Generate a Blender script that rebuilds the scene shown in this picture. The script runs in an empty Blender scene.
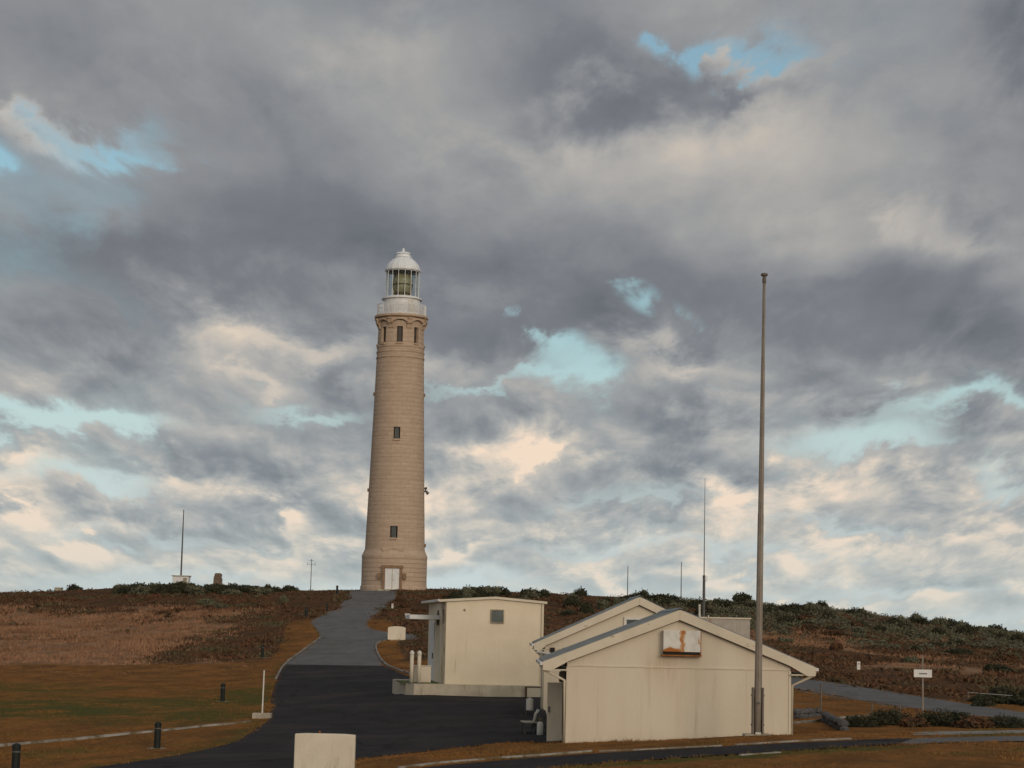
import bpy, bmesh, math, random
import numpy as np
from mathutils import Vector, Matrix
from mathutils.geometry import delaunay_2d_cdt

R = math.radians
S = bpy.context.scene
COL = S.collection
random.seed(11)
RNG = np.random.default_rng(11)

# ------------------------------------------------------------------ camera
F = 2000.0                     # focal length in pixels of a 1024 px wide frame
PITCH = R(7.07)
ROLL = R(1.25)
cam_d = bpy.data.cameras.new('camera')
cam = bpy.data.objects.new('camera', cam_d)
COL.objects.link(cam)
cam_d.sensor_width = 36
cam_d.lens = F / 1024 * 36
cam_d.clip_start = 0.5
cam_d.clip_end = 60000
RM = Matrix.Rotation(R(90) + PITCH, 3, 'X') @ Matrix.Rotation(ROLL, 3, 'Z')
cam.matrix_world = RM.to_4x4()           # eye at the origin: all heights are relative to the eye
S.camera = cam
S.render.resolution_x, S.render.resolution_y = 1024, 768
S.render.engine = 'CYCLES'

# ------------------------------------------------------------------ world and sun
SUN_EL, SUN_AZ = R(13), R(158)           # azimuth clockwise from the view axis (+Y)
CLOUD_SEED = 3.7
S.view_settings.view_transform = 'Standard'
S.view_settings.look = 'None'
S.view_settings.gamma = 1
S.view_settings.use_curve_mapping = False
S.view_settings.exposure = 0.0


def ray(px, py):
    return RM @ Vector(((px - 512) / F, -(py - 384) / F, -1))


class Nodes:
    """small helper for wiring node trees"""
    def __init__(self, tree):
        self.t = tree
        self.n = tree.nodes
        self.l = tree.links

    def add(self, kind, **kw):
        nd = self.n.new(kind)
        for k, v in kw.items():
            setattr(nd, k, v)
        return nd

    def put(self, sock, v):
        if isinstance(v, bpy.types.NodeSocket):
            self.l.new(v, sock)
        else:
            sock.default_value = v

    def m(self, op, a, b=None, c=None, clamp=False):
        nd = self.add('ShaderNodeMath', operation=op, use_clamp=clamp)
        for i, v in enumerate((a, b, c)):
            if v is not None:
                self.put(nd.inputs[i], v)
        return nd.outputs[0]

    def v(self, op, a, b=None, out=0):
        nd = self.add('ShaderNodeVectorMath', operation=op)
        self.put(nd.inputs[0], a)
        if b is not None:
            self.put(nd.inputs[1], b)
        return nd.outputs[out]

    def mix(self, f, a, b):
        nd = self.add('ShaderNodeMix', data_type='RGBA')
        self.put(nd.inputs[0], f)
        for i, c in ((6, a), (7, b)):
            if not isinstance(c, bpy.types.NodeSocket) and len(c) == 3:
                c = (*c, 1)
            self.put(nd.inputs[i], c)
        return nd.outputs[2]

    def noise(self, vec, scale, detail=6, rough=.55, dist=0.0, dim='3D'):
        nd = self.add('ShaderNodeTexNoise', noise_dimensions=dim)
        self.put(nd.inputs['Vector'], vec)
        nd.inputs['Scale'].default_value = scale
        nd.inputs['Detail'].default_value = detail
        nd.inputs['Roughness'].default_value = rough
        nd.inputs['Distortion'].default_value = dist
        return nd.outputs['Fac']

    def step(self, x, a, b):
        nd = self.add('ShaderNodeMapRange', interpolation_type='SMOOTHSTEP')
        self.put(nd.inputs[0], x)
        nd.inputs[1].default_value = a
        nd.inputs[2].default_value = b
        return nd.outputs[0]

    def xyz(self, x, y, z):
        nd = self.add('ShaderNodeCombineXYZ')
        for i, q in enumerate((x, y, z)):
            self.put(nd.inputs[i], q)
        return nd.outputs[0]


def build_world():
    w = bpy.data.worlds.new('World')
    S.world = w
    w.use_nodes = True
    w.node_tree.nodes.clear()
    N = Nodes(w.node_tree)
    sky = N.add('ShaderNodeTexSky', sky_type='NISHITA', sun_disc=False)
    sky.sun_elevation = SUN_EL
    sky.sun_rotation = SUN_AZ
    sky.air_density = 1.0
    sky.dust_density = 1.2
    tc = N.add('ShaderNodeTexCoord')
    sp = N.add('ShaderNodeSeparateXYZ')
    N.l.new(tc.outputs['Generated'], sp.inputs[0])
    x, y, z = sp.outputs
    az = N.m('ARCTAN2', x, y)
    el = N.m('MAXIMUM', N.m('ARCSINE', z), 0.0)
    low = N.step(el, .19, .02)                       # 1 near the horizon, 0 high up
    h = N.m('ADD', el, 0.10)
    u = N.m('DIVIDE', az, N.m('MULTIPLY_ADD', el, .42, .095))
    v = N.m('MULTIPLY', N.m('LOGARITHM', h, math.e), 2.2)
    p = N.xyz(u, v, CLOUD_SEED)
    up = (.06, .13, 0)                               # towards the light, for the bright upper edges of the heads
    big = N.noise(p, 1.0, 8, .48, 0)
    lit = N.noise(N.v('ADD', p, up), 1.0, 8, .48, 0)
    q2 = N.v('ADD', p, (7.3, 2.1, 4))
    fine = N.noise(q2, 3.4, 8, .58, .25)
    fine_l = N.noise(N.v('ADD', q2, (.03, .07, 0)), 3.4, 8, .58, .25)
    soft = N.noise(N.v('ADD', p, (1.3, 9.1, 8)), .8, 2, .5, 0)
    # billows: rounded heads from folded noise
    bil = N.m('ABSOLUTE', N.m('MULTIPLY_ADD', N.noise(N.v('ADD', p, (3.1, 5.7, 1)), 2.0, 5, .5, .3), 2.0, -1.0))
    # the individual gaps, bright heads and dark bellies of this evening, each at its own bearing and elevation;
    # bearing and elevation are stirred by noise so that the edges are ragged
    w1 = N.m('MULTIPLY', N.m('SUBTRACT', fine, .5), N.m('MULTIPLY_ADD', el, .28, .05))
    w2 = N.m('MULTIPLY', N.m('SUBTRACT', big, .5), N.m('MULTIPLY_ADD', el, .22, .04))
    ae = N.xyz(N.m('ADD', az, N.m('ADD', w1, N.m('MULTIPLY', w2, 1.4))), N.m('ADD', el, N.m('MULTIPLY', N.m('SUBTRACT', w2, w1), .75)), 0)

    def field(spots):
        tot = None
        for px, py, rx, ry, wt in spots:
            d = ray(px, py).normalized()
            a, e = math.atan2(d.x, d.y), math.asin(d.z)
            q = N.v('MULTIPLY', N.v('SUBTRACT', ae, (a, e, 0)), (F / rx, F / ry, 0))
            g = N.m('POWER', math.exp(-1), N.v('DOT_PRODUCT', q, q, 1))
            tot = N.m('MULTIPLY', g, wt) if tot is None else N.m('MULTIPLY_ADD', g, wt, tot)
        return tot

    gaps = field([(690, 66, 34, 15, 1.15), (745, 64, 50, 12, .55), (140, 126, 70, 14, .75), (8, 150, 26, 20, 1.0), (110, 180, 130, 45, .24), (60, 240, 170, 70, .27), (150, 130, 190, 60, .2), (40, 40, 90, 40, .15),
                  (538, 356, 26, 20, .85), (574, 380, 30, 13, .7), (530, 384, 24, 8, .5), (655, 308, 44, 18, .95), (510, 312, 16, 10, .6), (50, 428, 120, 15, 1.0), (85, 482, 100, 15, .75),
                  (300, 404, 60, 10, .55), (850, 447, 80, 22, .85), (960, 412, 90, 12, .7), (480, 396, 70, 9, .6),
                  (1000, 478, 60, 14, .7), (700, 548, 260, 10, .5), (250, 578, 340, 12, .55), (900, 580, 260, 10, .5),
                  (500, 604, 900, 14, .5), (745, 400, 30, 12, .5), (600, 500, 200, 9, .4), (460, 575, 60, 14, .5), (150, 535, 160, 8, .4), (830, 525, 160, 8, .4)])
    bright = field([(235, 345, 75, 26, .80), (255, 382, 34, 14, .6), (330, 335, 50, 16, .4), (80, 120, 55, 14, .55), (552, 464, 14, 9, 1.3), (530, 452, 44, 22, .65),
                    (310, 520, 16, 24, .85), (98, 554, 24, 11, .85), (12, 470, 40, 20, .65), (15, 520, 26, 12, .7), (470, 546, 46, 8, .7),
                    (735, 515, 50, 26, .65), (860, 488, 90, 20, .6), (1005, 260, 40, 70, .40), (945, 238, 22, 22, .35), (850, 235, 110, 40, .26),
                    (720, 140, 150, 45, .28), (740, 75, 50, 14, .35), (880, 548, 80, 20, .45), (945, 592, 26, 11, .8), (640, 372, 60, 20, .45),
                    (420, 50, 60, 60, .15), (600, 592, 120, 12, .35), (300, 556, 100, 14, .3), (700, 362, 60, 16, .35), (700, 165, 200, 60, .22), (560, 190, 120, 40, .1),
                    (455, 368, 34, 20, .4), (820, 602, 80, 12, .4), (450, 505, 60, 26, .3), (180, 475, 40, 12, .3), (640, 545, 50, 10, .3), (760, 570, 40, 10, .4), (985, 540, 40, 10, .35)])
    dark = field([(565, 92, 85, 42, .55), (695, 98, 38, 12, .6), (585, 315, 56, 28, .75), (690, 410, 46, 26, .70), (915, 476, 62, 20, .95),
                  (990, 45, 45, 36, .6), (335, 364, 50, 11, .6), (480, 345, 50, 30, .65), (600, 460, 32, 11, .65), (870, 320, 190, 50, .42),
                  (190, 50, 150, 60, .25), (300, 200, 130, 70, .38), (400, 210, 120, 40, .35), (430, 438, 90, 26, .45), (250, 454, 80, 14, .55), (100, 260, 130, 40, .30),
                  (80, 345, 80, 30, .25), (690, 466, 50, 11, .5), (975, 335, 80, 30, .4), (120, 505, 70, 14, .45), (400, 500, 60, 12, .3), (250, 520, 40, 14, .3),
                  (760, 280, 90, 30, .3), (950, 436, 60, 10, .4), (540, 250, 200, 40, .30), (520, 500, 40, 9, .3), (640, 510, 60, 9, .3), (800, 390, 60, 14, .3)])
    cover = N.m('ADD', N.m('MULTIPLY_ADD', big, 1.1, .34), N.m('SUBTRACT', N.m('MULTIPLY', dark, .9), N.m('MULTIPLY', gaps, 1.1)))
    cover = N.m('ADD', cover, N.m('MULTIPLY', N.m('SUBTRACT', fine, .5), N.m('MULTIPLY_ADD', low, .9, .55)))
    cover = N.m('ADD', cover, N.m('MULTIPLY', bright, .25))
    alpha = N.step(cover, -.12, .90)
    # brightness of the cloud: thick grey bellies, thin and sunward heads light; broad and smooth high up, small heads low down
    shade = N.m('MULTIPLY_ADD', N.m('SUBTRACT', big, lit), N.m('MULTIPLY_ADD', low, .7, 1.0), .375)
    shade = N.m('ADD', shade, N.m('MULTIPLY', N.m('SUBTRACT', soft, .5), .40))
    puff = N.m('ADD', N.m('MULTIPLY', N.m('SUBTRACT', fine, .5), .4), N.m('MULTIPLY', N.m('SUBTRACT', fine, fine_l), 1.5))
    puff = N.m('ADD', puff, N.m('MULTIPLY', N.m('SUBTRACT', bil, .25), .45))
    shade = N.m('ADD', shade, N.m('MULTIPLY', puff, N.m('MULTIPLY_ADD', low, .85, .18)))
    shade = N.m('ADD', shade, N.m('SUBTRACT', N.m('MULTIPLY', bright, .55), N.m('MULTIPLY', dark, N.m('MULTIPLY_ADD', low, -.12, .38))))
    shade = N.m('MULTIPLY_ADD', low, .31, shade, clamp=True)
    cr = N.add('ShaderNodeValToRGB')
    N.l.new(shade, cr.inputs[0])
    e = cr.color_ramp.elements
    e[0].position, e[0].color = 0.0, (.128, .143, .163, 1)
    e[1].position, e[1].color = 1.0, (.96, .74, .56, 1)
    for pos, c in ((.25, (.194, .205, .228)), (.46, (.306, .313, .322)), (.66, (.465, .440, .410)), (.82, (.68, .585, .485))):
        k = e.new(pos)
        k.color = (*c, 1)
    # clear sky between the clouds: the Nishita sky, thickened by pale evening mist towards the horizon
    blue = N.v('MULTIPLY', sky.outputs[0], (.082, .107, .106))
    clear = N.mix(N.m('MULTIPLY_ADD', low, .78, .16), blue, (.62, .71, .73))
    colr = N.mix(alpha, clear, cr.outputs[0])
    colr = N.mix(N.m('MULTIPLY', low, .24), colr, (.48, .58, .60))
    mist = N.m('MULTIPLY', N.step(el, .07, .0), .45)
    colr = N.mix(mist, colr, (.56, .63, .60))
    # evening glow round the low sun, behind the photographer's right shoulder
    sd = (math.sin(SUN_AZ) * math.cos(SUN_EL), math.cos(SUN_AZ) * math.cos(SUN_EL), math.sin(SUN_EL))
    glow = N.m('POWER', N.m('MAXIMUM', N.v('DOT_PRODUCT', tc.outputs['Generated'], sd, 1), 0.0), 3.0)
    colr = N.v('ADD', colr, N.v('MULTIPLY', N.xyz(glow, glow, glow), (.92, .78, .58)))
    ground = N.step(z, -.004, -.03)
    colr = N.mix(ground, colr, (.05, .055, .06))
    bg = N.add('ShaderNodeBackground')
    N.l.new(N.v('SCALE', colr), bg.inputs[0])
    bg.inputs[0].links[0].from_node.inputs['Scale'].default_value = 10.0
    bg.inputs[1].default_value = 0.1
    out = N.add('ShaderNodeOutputWorld')
    N.l.new(bg.outputs[0], out.inputs[0])


build_world()
sun_d = bpy.data.lights.new('sun', 'SUN')
sun_d.energy = 0.85
sun_d.angle = R(20)
sun_d.color = (1.0, .80, .62)
sun = bpy.data.objects.new('sun', sun_d)
COL.objects.link(sun)
sun.rotation_euler = Vector((-math.sin(SUN_AZ) * math.cos(SUN_EL), -math.cos(SUN_AZ) * math.cos(SUN_EL), -math.sin(SUN_EL))).to_track_quat('-Z', 'Y').to_euler()
sun.location = (0, 0, 60)

# ------------------------------------------------------------------ materials
M = {}


def mat(name, c1, c2=None, scale=3.0, rough=.8, bump=0.0, bscale=None, stretch=(1, 1, 1), lo=.35, hi=.65, c3=None, s3=(1, 1, 1), sc3=1.0, lo3=.55, hi3=.75, metal=0.0, spec=.3):
    m = bpy.data.materials.new(name)
    m.use_nodes = True
    N = Nodes(m.node_tree)
    b = N.n['Principled BSDF']
    b.inputs['Roughness'].default_value = rough
    b.inputs['Metallic'].default_value = metal
    b.inputs['Specular IOR Level'].default_value = spec
    tc = N.add('ShaderNodeTexCoord')
    co = N.v('MULTIPLY', tc.outputs['Object'], stretch)
    col = N.mix(N.step(N.noise(co, scale, 7), lo, hi), c1, c2 or c1)
    if c3:
        co3 = N.v('MULTIPLY', tc.outputs['Object'], s3)
        col = N.mix(N.step(N.noise(co3, sc3, 6, .6), lo3, hi3), col, c3)
    N.l.new(col, b.inputs['Base Color'])
    if bump:
        bp = N.add('ShaderNodeBump')
        bp.inputs['Strength'].default_value = bump
        bp.inputs['Distance'].default_value = .05
        N.l.new(N.noise(co, bscale or scale * 4, 5), bp.inputs['Height'])
        N.l.new(bp.outputs[0], b.inputs['Normal'])
    M[name] = m
    return m


mat('cream_sheet', (.64, .585, .475), (.60, .54, .435), .7, .75, .15, 8, (1, 1, .35), c3=(.54, .48, .375), s3=(2.2, 2.2, .22), sc3=1.2, lo3=.56, hi3=.8)
mat('cream_trim', (.63, .575, .465), (.57, .515, .41), 1.1, .6, c3=(.37, .30, .20), s3=(1, 1, 2), sc3=2.5, lo3=.62, hi3=.8)
mat('cream_block', (.73, .65, .51), (.69, .61, .47), .9, .8, .25, 10, c3=(.44, .35, .25), s3=(3, 3, .3), sc3=1.0, lo3=.6, hi3=.85)
mat('joint_grey', (.34, .30, .23), (.20, .17, .13), 2, .8)
mat('roof_metal', (.20, .235, .26), (.15, .18, .20), 1.2, .45, c3=(.24, .2, .16), sc3=2, lo3=.62, hi3=.8)
mat('white_paint', (.66, .65, .61), (.56, .55, .51), 2.5, .55, c3=(.36, .30, .22), s3=(3, 3, .5), sc3=3, lo3=.64, hi3=.85)
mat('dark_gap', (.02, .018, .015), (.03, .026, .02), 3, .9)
mat('brown_wood', (.10, .055, .03), (.07, .04, .022), 3, .7)
mat('pane', (.04, .06, .06), (.06, .085, .085), 1.5, .2, spec=.4)
def rusty_box_mat():
    m = mat('rust_white', (.68, .68, .65), (.58, .58, .54), 4, .6)
    N = Nodes(m.node_tree)
    b = N.n['Principled BSDF']
    old = b.inputs['Base Color'].links[0].from_socket
    tc = N.add('ShaderNodeTexCoord')
    sp = N.add('ShaderNodeSeparateXYZ')
    wob = N.v('SCALE', N.v('SUBTRACT', N.xyz(N.noise(tc.outputs['Object'], 4, 5), 0, N.noise(N.v('ADD', tc.outputs['Object'], (3, 3, 3)), 4, 5)), (.5, 0, .5)))
    wob.node.inputs['Scale'].default_value = .35
    N.l.new(N.v('ADD', tc.outputs['Object'], wob), sp.inputs[0])
    tot = None
    for cx, cz, rx, rz, w in ((.10, 4.12, .12, .10, 1.0), (.06, 3.82, .075, .24, .9), (-.22, 3.47, .24, .07, 1.5), (.12, 3.52, .05, .16, .55), (-.45, 3.44, .12, .07, 1.0), (.68, 3.75, .03, .3, .5)):
        q = N.v('MULTIPLY', N.v('SUBTRACT', N.xyz(sp.outputs[0], 0, sp.outputs[2]), (cx, 0, cz)), (1 / rx, 0, 1 / rz))
        g = N.m('MULTIPLY', N.m('POWER', math.exp(-1), N.v('DOT_PRODUCT', q, q, 1)), w)
        tot = g if tot is None else N.m('ADD', tot, g)
    c = N.mix(N.step(tot, .15, .55), old, (.46, .27, .12))
    c = N.mix(N.step(tot, .5, .95), c, (.36, .12, .025))
    N.l.new(c, b.inputs['Base Color'])


rusty_box_mat()


def stained_wall_mat():
    m = M['cream_sheet'].copy()
    m.name = 'cream_sheet_stained'
    N = Nodes(m.node_tree)
    b = N.n['Principled BSDF']
    old = b.inputs['Base Color'].links[0].from_socket
    tc = N.add('ShaderNodeTexCoord')
    sp = N.add('ShaderNodeSeparateXYZ')
    N.l.new(tc.outputs['Object'], sp.inputs[0])
    n1 = N.noise(N.v('MULTIPLY', tc.outputs['Object'], (5, 5, .6)), 1.0, 5)
    tot = None
    for cx, cz, rx, rz, w in ((-.62, 2.95, .42, .40, .55), (-.2, 2.6, .9, .5, .22), (.0, 1.6, .10, 1.1, .2), (.62, 2.3, .10, .9, .1), (-2.0, .2, 1.2, .35, .25), (1.6, .25, 1.6, .3, .22)):
        q = N.v('MULTIPLY', N.v('SUBTRACT', N.xyz(sp.outputs[0], 0, sp.outputs[2]), (cx, 0, cz)), (1 / rx, 0, 1 / rz))
        g = N.m('MULTIPLY', N.m('POWER', math.exp(-1), N.v('DOT_PRODUCT', q, q, 1)), w)
        tot = g if tot is None else N.m('ADD', tot, g)
    tot = N.m('MULTIPLY', tot, N.step(n1, .25, .7), clamp=True)
    N.l.new(N.mix(tot, old, (.40, .26, .13)), b.inputs['Base Color'])
    M['cream_sheet_stained'] = m


stained_wall_mat()
mat('rust', (.34, .15, .045), (.24, .09, .03), 6, .85, .3)
mat('rust_cream', (.40, .37, .33), (.34, .31, .27), 2, .7, c3=(.30, .15, .07), s3=(2.5, 2.5, .5), sc3=1.4, lo3=.55, hi3=.75)
mat('concrete', (.44, .405, .33), (.33, .30, .24), 1.8, .9, .35, 9, c3=(.19, .17, .13), s3=(2, 2, .6), sc3=1.6, lo3=.55, hi3=.75)
mat('platform_concrete', (.56, .505, .40), (.46, .41, .32), 1.5, .9, .35, 9, c3=(.30, .26, .19), s3=(2, 2, .5), sc3=1.4, lo3=.5, hi3=.75)
mat('panel_cream', (.68, .63, .52), (.62, .57, .465), 1.2, .75, .2, 10, c3=(.45, .39, .29), s3=(3, 3, .6), sc3=1.3, lo3=.55, hi3=.8)
mat('kerb_pale', (.34, .335, .31), (.22, .21, .185), 1.8, .9, .3, 9, c3=(.14, .11, .06), sc3=1.1, lo3=.48, hi3=.60)
def worn_asphalt(name, c1, c2, c3, c4):
    m = mat(name, c1, c2, .8, .95, .6, 45, (1, .45, 1), .3, .7, c3, (.35, .8, 1), .35, .48, .72, spec=.12)
    N = Nodes(m.node_tree)
    b = N.n['Principled BSDF']
    old = b.inputs['Base Color'].links[0].from_socket
    tc = N.add('ShaderNodeTexCoord')
    co = tc.outputs['Object']
    # aggregate showing through, old patches with clear edges and a few sealed cracks
    grit = N.step(N.noise(co, 9, 4, .7), .52, .72)
    c = N.mix(N.m('MULTIPLY', grit, .55), old, c4)
    vo = N.add('ShaderNodeTexVoronoi', feature='DISTANCE_TO_EDGE')
    N.l.new(N.v('ADD', N.v('MULTIPLY', co, (.10, .055, 0)), N.v('SCALE', N.xyz(N.noise(co, .6, 5), N.noise(N.v('ADD', co, (9, 4, 2)), .6, 5), 0))), vo.inputs['Vector'])
    vo.inputs['Scale'].default_value = 1.0
    crack = N.step(vo.outputs['Distance'], .006, .0015)
    c = N.mix(N.m('MULTIPLY', crack, .7), c, tuple(q * .45 for q in c1))
    N.l.new(c, b.inputs['Base Color'])
    for l in list(m.node_tree.links):
        if l.to_socket.name == 'Scale' and l.to_node.type == 'VECT_MATH':
            m.node_tree.links.remove(l)
    for nd in N.n:
        if nd.type == 'VECT_MATH' and nd.operation == 'SCALE':
            nd.inputs['Scale'].default_value = .25


worn_asphalt('asphalt_dark', (.021, .020, .023), (.034, .032, .035), (.050, .043, .041), (.060, .056, .055))
worn_asphalt('asphalt_old', (.165, .165, .168), (.130, .130, .132), (.115, .112, .108), (.20, .195, .19))
mat('bollard_green', (.008, .012, .011), (.013, .017, .015), 5, .6)
mat('grey_steel', (.16, .14, .115), (.115, .10, .085), 2, .5, c3=(.20, .13, .08), s3=(4, 4, .3), sc3=2, lo3=.6, hi3=.75)
mat('pale_pole', (.27, .24, .20), (.21, .18, .15), 1.2, .5, s3=(3, 3, .2))
mat('dark_steel', (.085, .085, .085), (.12, .115, .11), 4, .6)
mat('stone_grey', (.105, .105, .11), (.06, .06, .062), 4, .9, .6, 14)
mat('cairn_stone', (.20, .15, .11), (.13, .10, .075), 3, .9, .6, 10)
mat('moss', (.06, .10, .03), (.10, .11, .04), 6, .95)
mat('sign_white', (.70, .72, .72), (.62, .64, .64), 3, .5)
mat('sign_ink', (.02, .02, .03))
mat('slab_grey', (.29, .285, .27), (.20, .195, .18), 1.2, .9, .3, 9, c3=(.12, .095, .05), sc3=1.4, lo3=.5, hi3=.62)
mat('brass', (.30, .21, .08), (.22, .15, .06), 4, .35, metal=.8)
mat('lens_glass', (.42, .39, .22), (.24, .24, .15), 9, .25, .4, 20, (1, 1, 3), spec=.8)
mat('lantern_white', (.74, .76, .77), (.67, .69, .70), 2, .5, c3=(.40, .34, .26), s3=(2, 2, .6), sc3=2, lo3=.64, hi3=.8)
mat('dome_white', (.76, .80, .84), (.70, .74, .78), 1.2, .4)
mat('sea_water', (.02, .045, .06), (.025, .05, .065), .05, .25, .3, .5)
mat('leaf_grey', (.140, .138, .088), (.088, .090, .054), 2.0, .8, c3=(.17, .165, .115), sc3=5, lo3=.55, hi3=.75)
mat('leaf_dark', (.047, .048, .024), (.028, .030, .016), 2.0, .8, c3=(.085, .083, .040), sc3=4, lo3=.56, hi3=.75)
mat('leaf_brown', (.120, .058, .026), (.062, .038, .020), 2.0, .85, c3=(.10, .082, .038), sc3=.4, lo3=.55, hi3=.75)
mat('twig', (.09, .065, .045), (.06, .045, .03), 4, .9)


def stone_mat():
    m = bpy.data.materials.new('tower_stone')
    m.use_nodes = True
    N = Nodes(m.node_tree)
    b = N.n['Principled BSDF']
    b.inputs['Roughness'].default_value = .9
    b.inputs['Specular IOR Level'].default_value = .15
    tc = N.add('ShaderNodeTexCoord')
    sp = N.add('ShaderNodeSeparateXYZ')
    N.l.new(tc.outputs['Object'], sp.inputs[0])
    ang = N.m('ARCTAN2', sp.outputs[0], N.m('MULTIPLY', sp.outputs[1], -1))
    uv = N.xyz(N.m('MULTIPLY', ang, 3.1), sp.outputs[2], 0)
    br = N.add('ShaderNodeTexBrick')
    N.l.new(uv, br.inputs['Vector'])
    br.inputs['Color1'].default_value = (.50, .39, .30, 1)
    br.inputs['Color2'].default_value = (.445, .345, .262, 1)
    br.inputs['Mortar'].default_value = (.395, .302, .228, 1)
    br.inputs['Scale'].default_value = 1
    br.inputs['Mortar Size'].default_value = .03
    br.inputs['Mortar Smooth'].default_value = .4
    br.inputs['Brick Width'].default_value = 1.1
    br.inputs['Row Height'].default_value = .5
    st = N.step(N.noise(N.v('MULTIPLY', tc.outputs['Object'], (1, 1, .3)), .6, 7), .45, .75)
    c = N.mix(N.m('MULTIPLY', st, .6), br.outputs['Color'], (.41, .32, .24))
    c = N.mix(N.m('MULTIPLY', N.step(N.noise(tc.outputs['Object'], 3.5, 6), .5, .8), .5), c, (.56, .46, .365))
    N.l.new(c, b.inputs['Base Color'])
    bp = N.add('ShaderNodeBump')
    bp.inputs['Strength'].default_value = .4
    bp.inputs['Distance'].default_value = .05
    N.l.new(N.m('ADD', N.m('MULTIPLY', br.outputs['Fac'], -1), N.noise(tc.outputs['Object'], 5, 5)), bp.inputs['Height'])
    N.l.new(bp.outputs[0], b.inputs['Normal'])
    M['tower_stone'] = m


stone_mat()
mat('stone_trim', (.49, .375, .28), (.41, .31, .225), 1.5, .9, .4, 6, c3=(.30, .19, .11), sc3=1.2, lo3=.5, hi3=.75)
mat('stone_dark', (.27, .175, .11), (.20, .13, .085), 2, .9, .3)


def glass_mat():
    m = bpy.data.materials.new('lantern_glass')
    m.use_nodes = True
    N = Nodes(m.node_tree)
    N.n.remove(N.n['Principled BSDF'])
    tr = N.add('ShaderNodeBsdfTransparent')
    tr.inputs[0].default_value = (.86, .9, .9, 1)
    gl = N.add('ShaderNodeBsdfGlossy')
    gl.inputs['Roughness'].default_value = .05
    fr = N.add('ShaderNodeFresnel')
    fr.inputs[0].default_value = 1.45
    mx = N.add('ShaderNodeMixShader')
    N.l.new(N.m('MULTIPLY', fr.outputs[0], .4), mx.inputs[0])
    N.l.new(tr.outputs[0], mx.inputs[1])
    N.l.new(gl.outputs[0], mx.inputs[2])
    N.l.new(mx.outputs[0], N.n['Material Output'].inputs[0])
    M['lantern_glass'] = m


glass_mat()


# ------------------------------------------------------------------ mesh helpers
class MB:
    """collects shapes and links them as ONE mesh object"""
    def __init__(self):
        self.v, self.f = [], []

    def add(self, vs, fs):
        o = len(self.v)
        self.v += [tuple(p) for p in vs]
        self.f += [tuple(i + o for i in q) for q in fs]
        return self

    def box(self, x0, x1, y0, y1, z0, z1):
        vs = [(x, y, z) for z in (z0, z1) for x, y in ((x0, y0), (x1, y0), (x1, y1), (x0, y1))]
        return self.add(vs, [(3, 2, 1, 0), (4, 5, 6, 7), (0, 1, 5, 4), (1, 2, 6, 5), (2, 3, 7, 6), (3, 0, 4, 7)])

    def prism(self, pts, y0, y1):
        """outline in x,z (counter-clockwise seen from -y) pushed from y0 to y1"""
        n = len(pts)
        vs = [(x, y0, z) for x, z in pts] + [(x, y1, z) for x, z in pts]
        fs = [tuple(range(n)), tuple(range(2 * n - 1, n - 1, -1))]
        fs += [(i, n + i, n + (i + 1) % n, (i + 1) % n) for i in range(n)]
        return self.add(vs, fs)

    def tube(self, pts, rs, n=10, cap=True):
        pts = [Vector(p) for p in pts]
        if not hasattr(rs, '__len__'):
            rs = [rs] * len(pts)
        o = len(self.v)
        for i, p in enumerate(pts):
            t = (pts[min(i + 1, len(pts) - 1)] - pts[max(i - 1, 0)]).normalized()
            a = t.orthogonal().normalized() if abs(t.z) < .99 else Vector((1, 0, 0))
            if abs(t.z) < .99:
                a = t.cross(Vector((0, 0, 1))).normalized()
            b = t.cross(a).normalized()
            for k in range(n):
                q = 2 * math.pi * k / n
                self.v.append(tuple(p + rs[i] * (a * math.cos(q) + b * math.sin(q))))
        for i in range(len(pts) - 1):
            for k in range(n):
                k2 = (k + 1) % n
                self.f.append((o + i * n + k, o + i * n + k2, o + (i + 1) * n + k2, o + (i + 1) * n + k))
        if cap:
            self.f.append(tuple(o + k for k in range(n))[::-1])
            self.f.append(tuple(o + (len(pts) - 1) * n + k for k in range(n)))
        return self

    def lathe(self, prof, n=48, close=False):
        """profile of (radius, z)"""
        o = len(self.v)
        for r, z in prof:
            for k in range(n):
                q = 2 * math.pi * k / n
                self.v.append((r * math.sin(q), -r * math.cos(q), z))
        for i in range(len(prof) - 1):
            for k in range(n):
                k2 = (k + 1) % n
                self.f.append((o + i * n + k, o + i * n + k2, o + (i + 1) * n + k2, o + (i + 1) * n + k))
        if close:
            self.f.append(tuple(o + k for k in range(n))[::-1])
            self.f.append(tuple(o + (len(prof) - 1) * n + k for k in range(n)))
        return self

    def build(self, name, m, parent=None, smooth=False, bevel=0.0, loc=None, rz=0.0):
        me = bpy.data.meshes.new(name)
        me.from_pydata(self.v, [], self.f)
        me.validate()
        if smooth:
            me.polygons.foreach_set('use_smooth', [True] * len(me.polygons))
        me.materials.append(M[m] if isinstance(m, str) else m)
        if bevel:
            b = bmesh.new()
            b.from_mesh(me)
            bmesh.ops.remove_doubles(b, verts=b.verts, dist=1e-5)
            bmesh.ops.recalc_face_normals(b, faces=b.faces)
            bmesh.ops.bevel(b, geom=[e for e in b.edges if len(e.link_faces) == 2 and e.calc_face_angle(0) > .5], offset=bevel, segments=2, affect='EDGES', profile=.6)
            b.to_mesh(me)
            b.free()
        o = bpy.data.objects.new(name, me)
        COL.objects.link(o)
        if parent:
            o.parent = parent
        if loc is not None:
            o.location = loc
        o.rotation_euler.z = rz
        return o


def tag(o, label, cat, group=None):
    o['label'] = label
    o['category'] = cat
    if group:
        o['group'] = group
    return o


def thing(name, label, cat, loc, rz=0.0, group=None):
    o = bpy.data.objects.new(name, None)
    o.empty_display_size = .3
    COL.objects.link(o)
    o.location = loc
    o.rotation_euler.z = rz
    return tag(o, label, cat, group)


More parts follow.
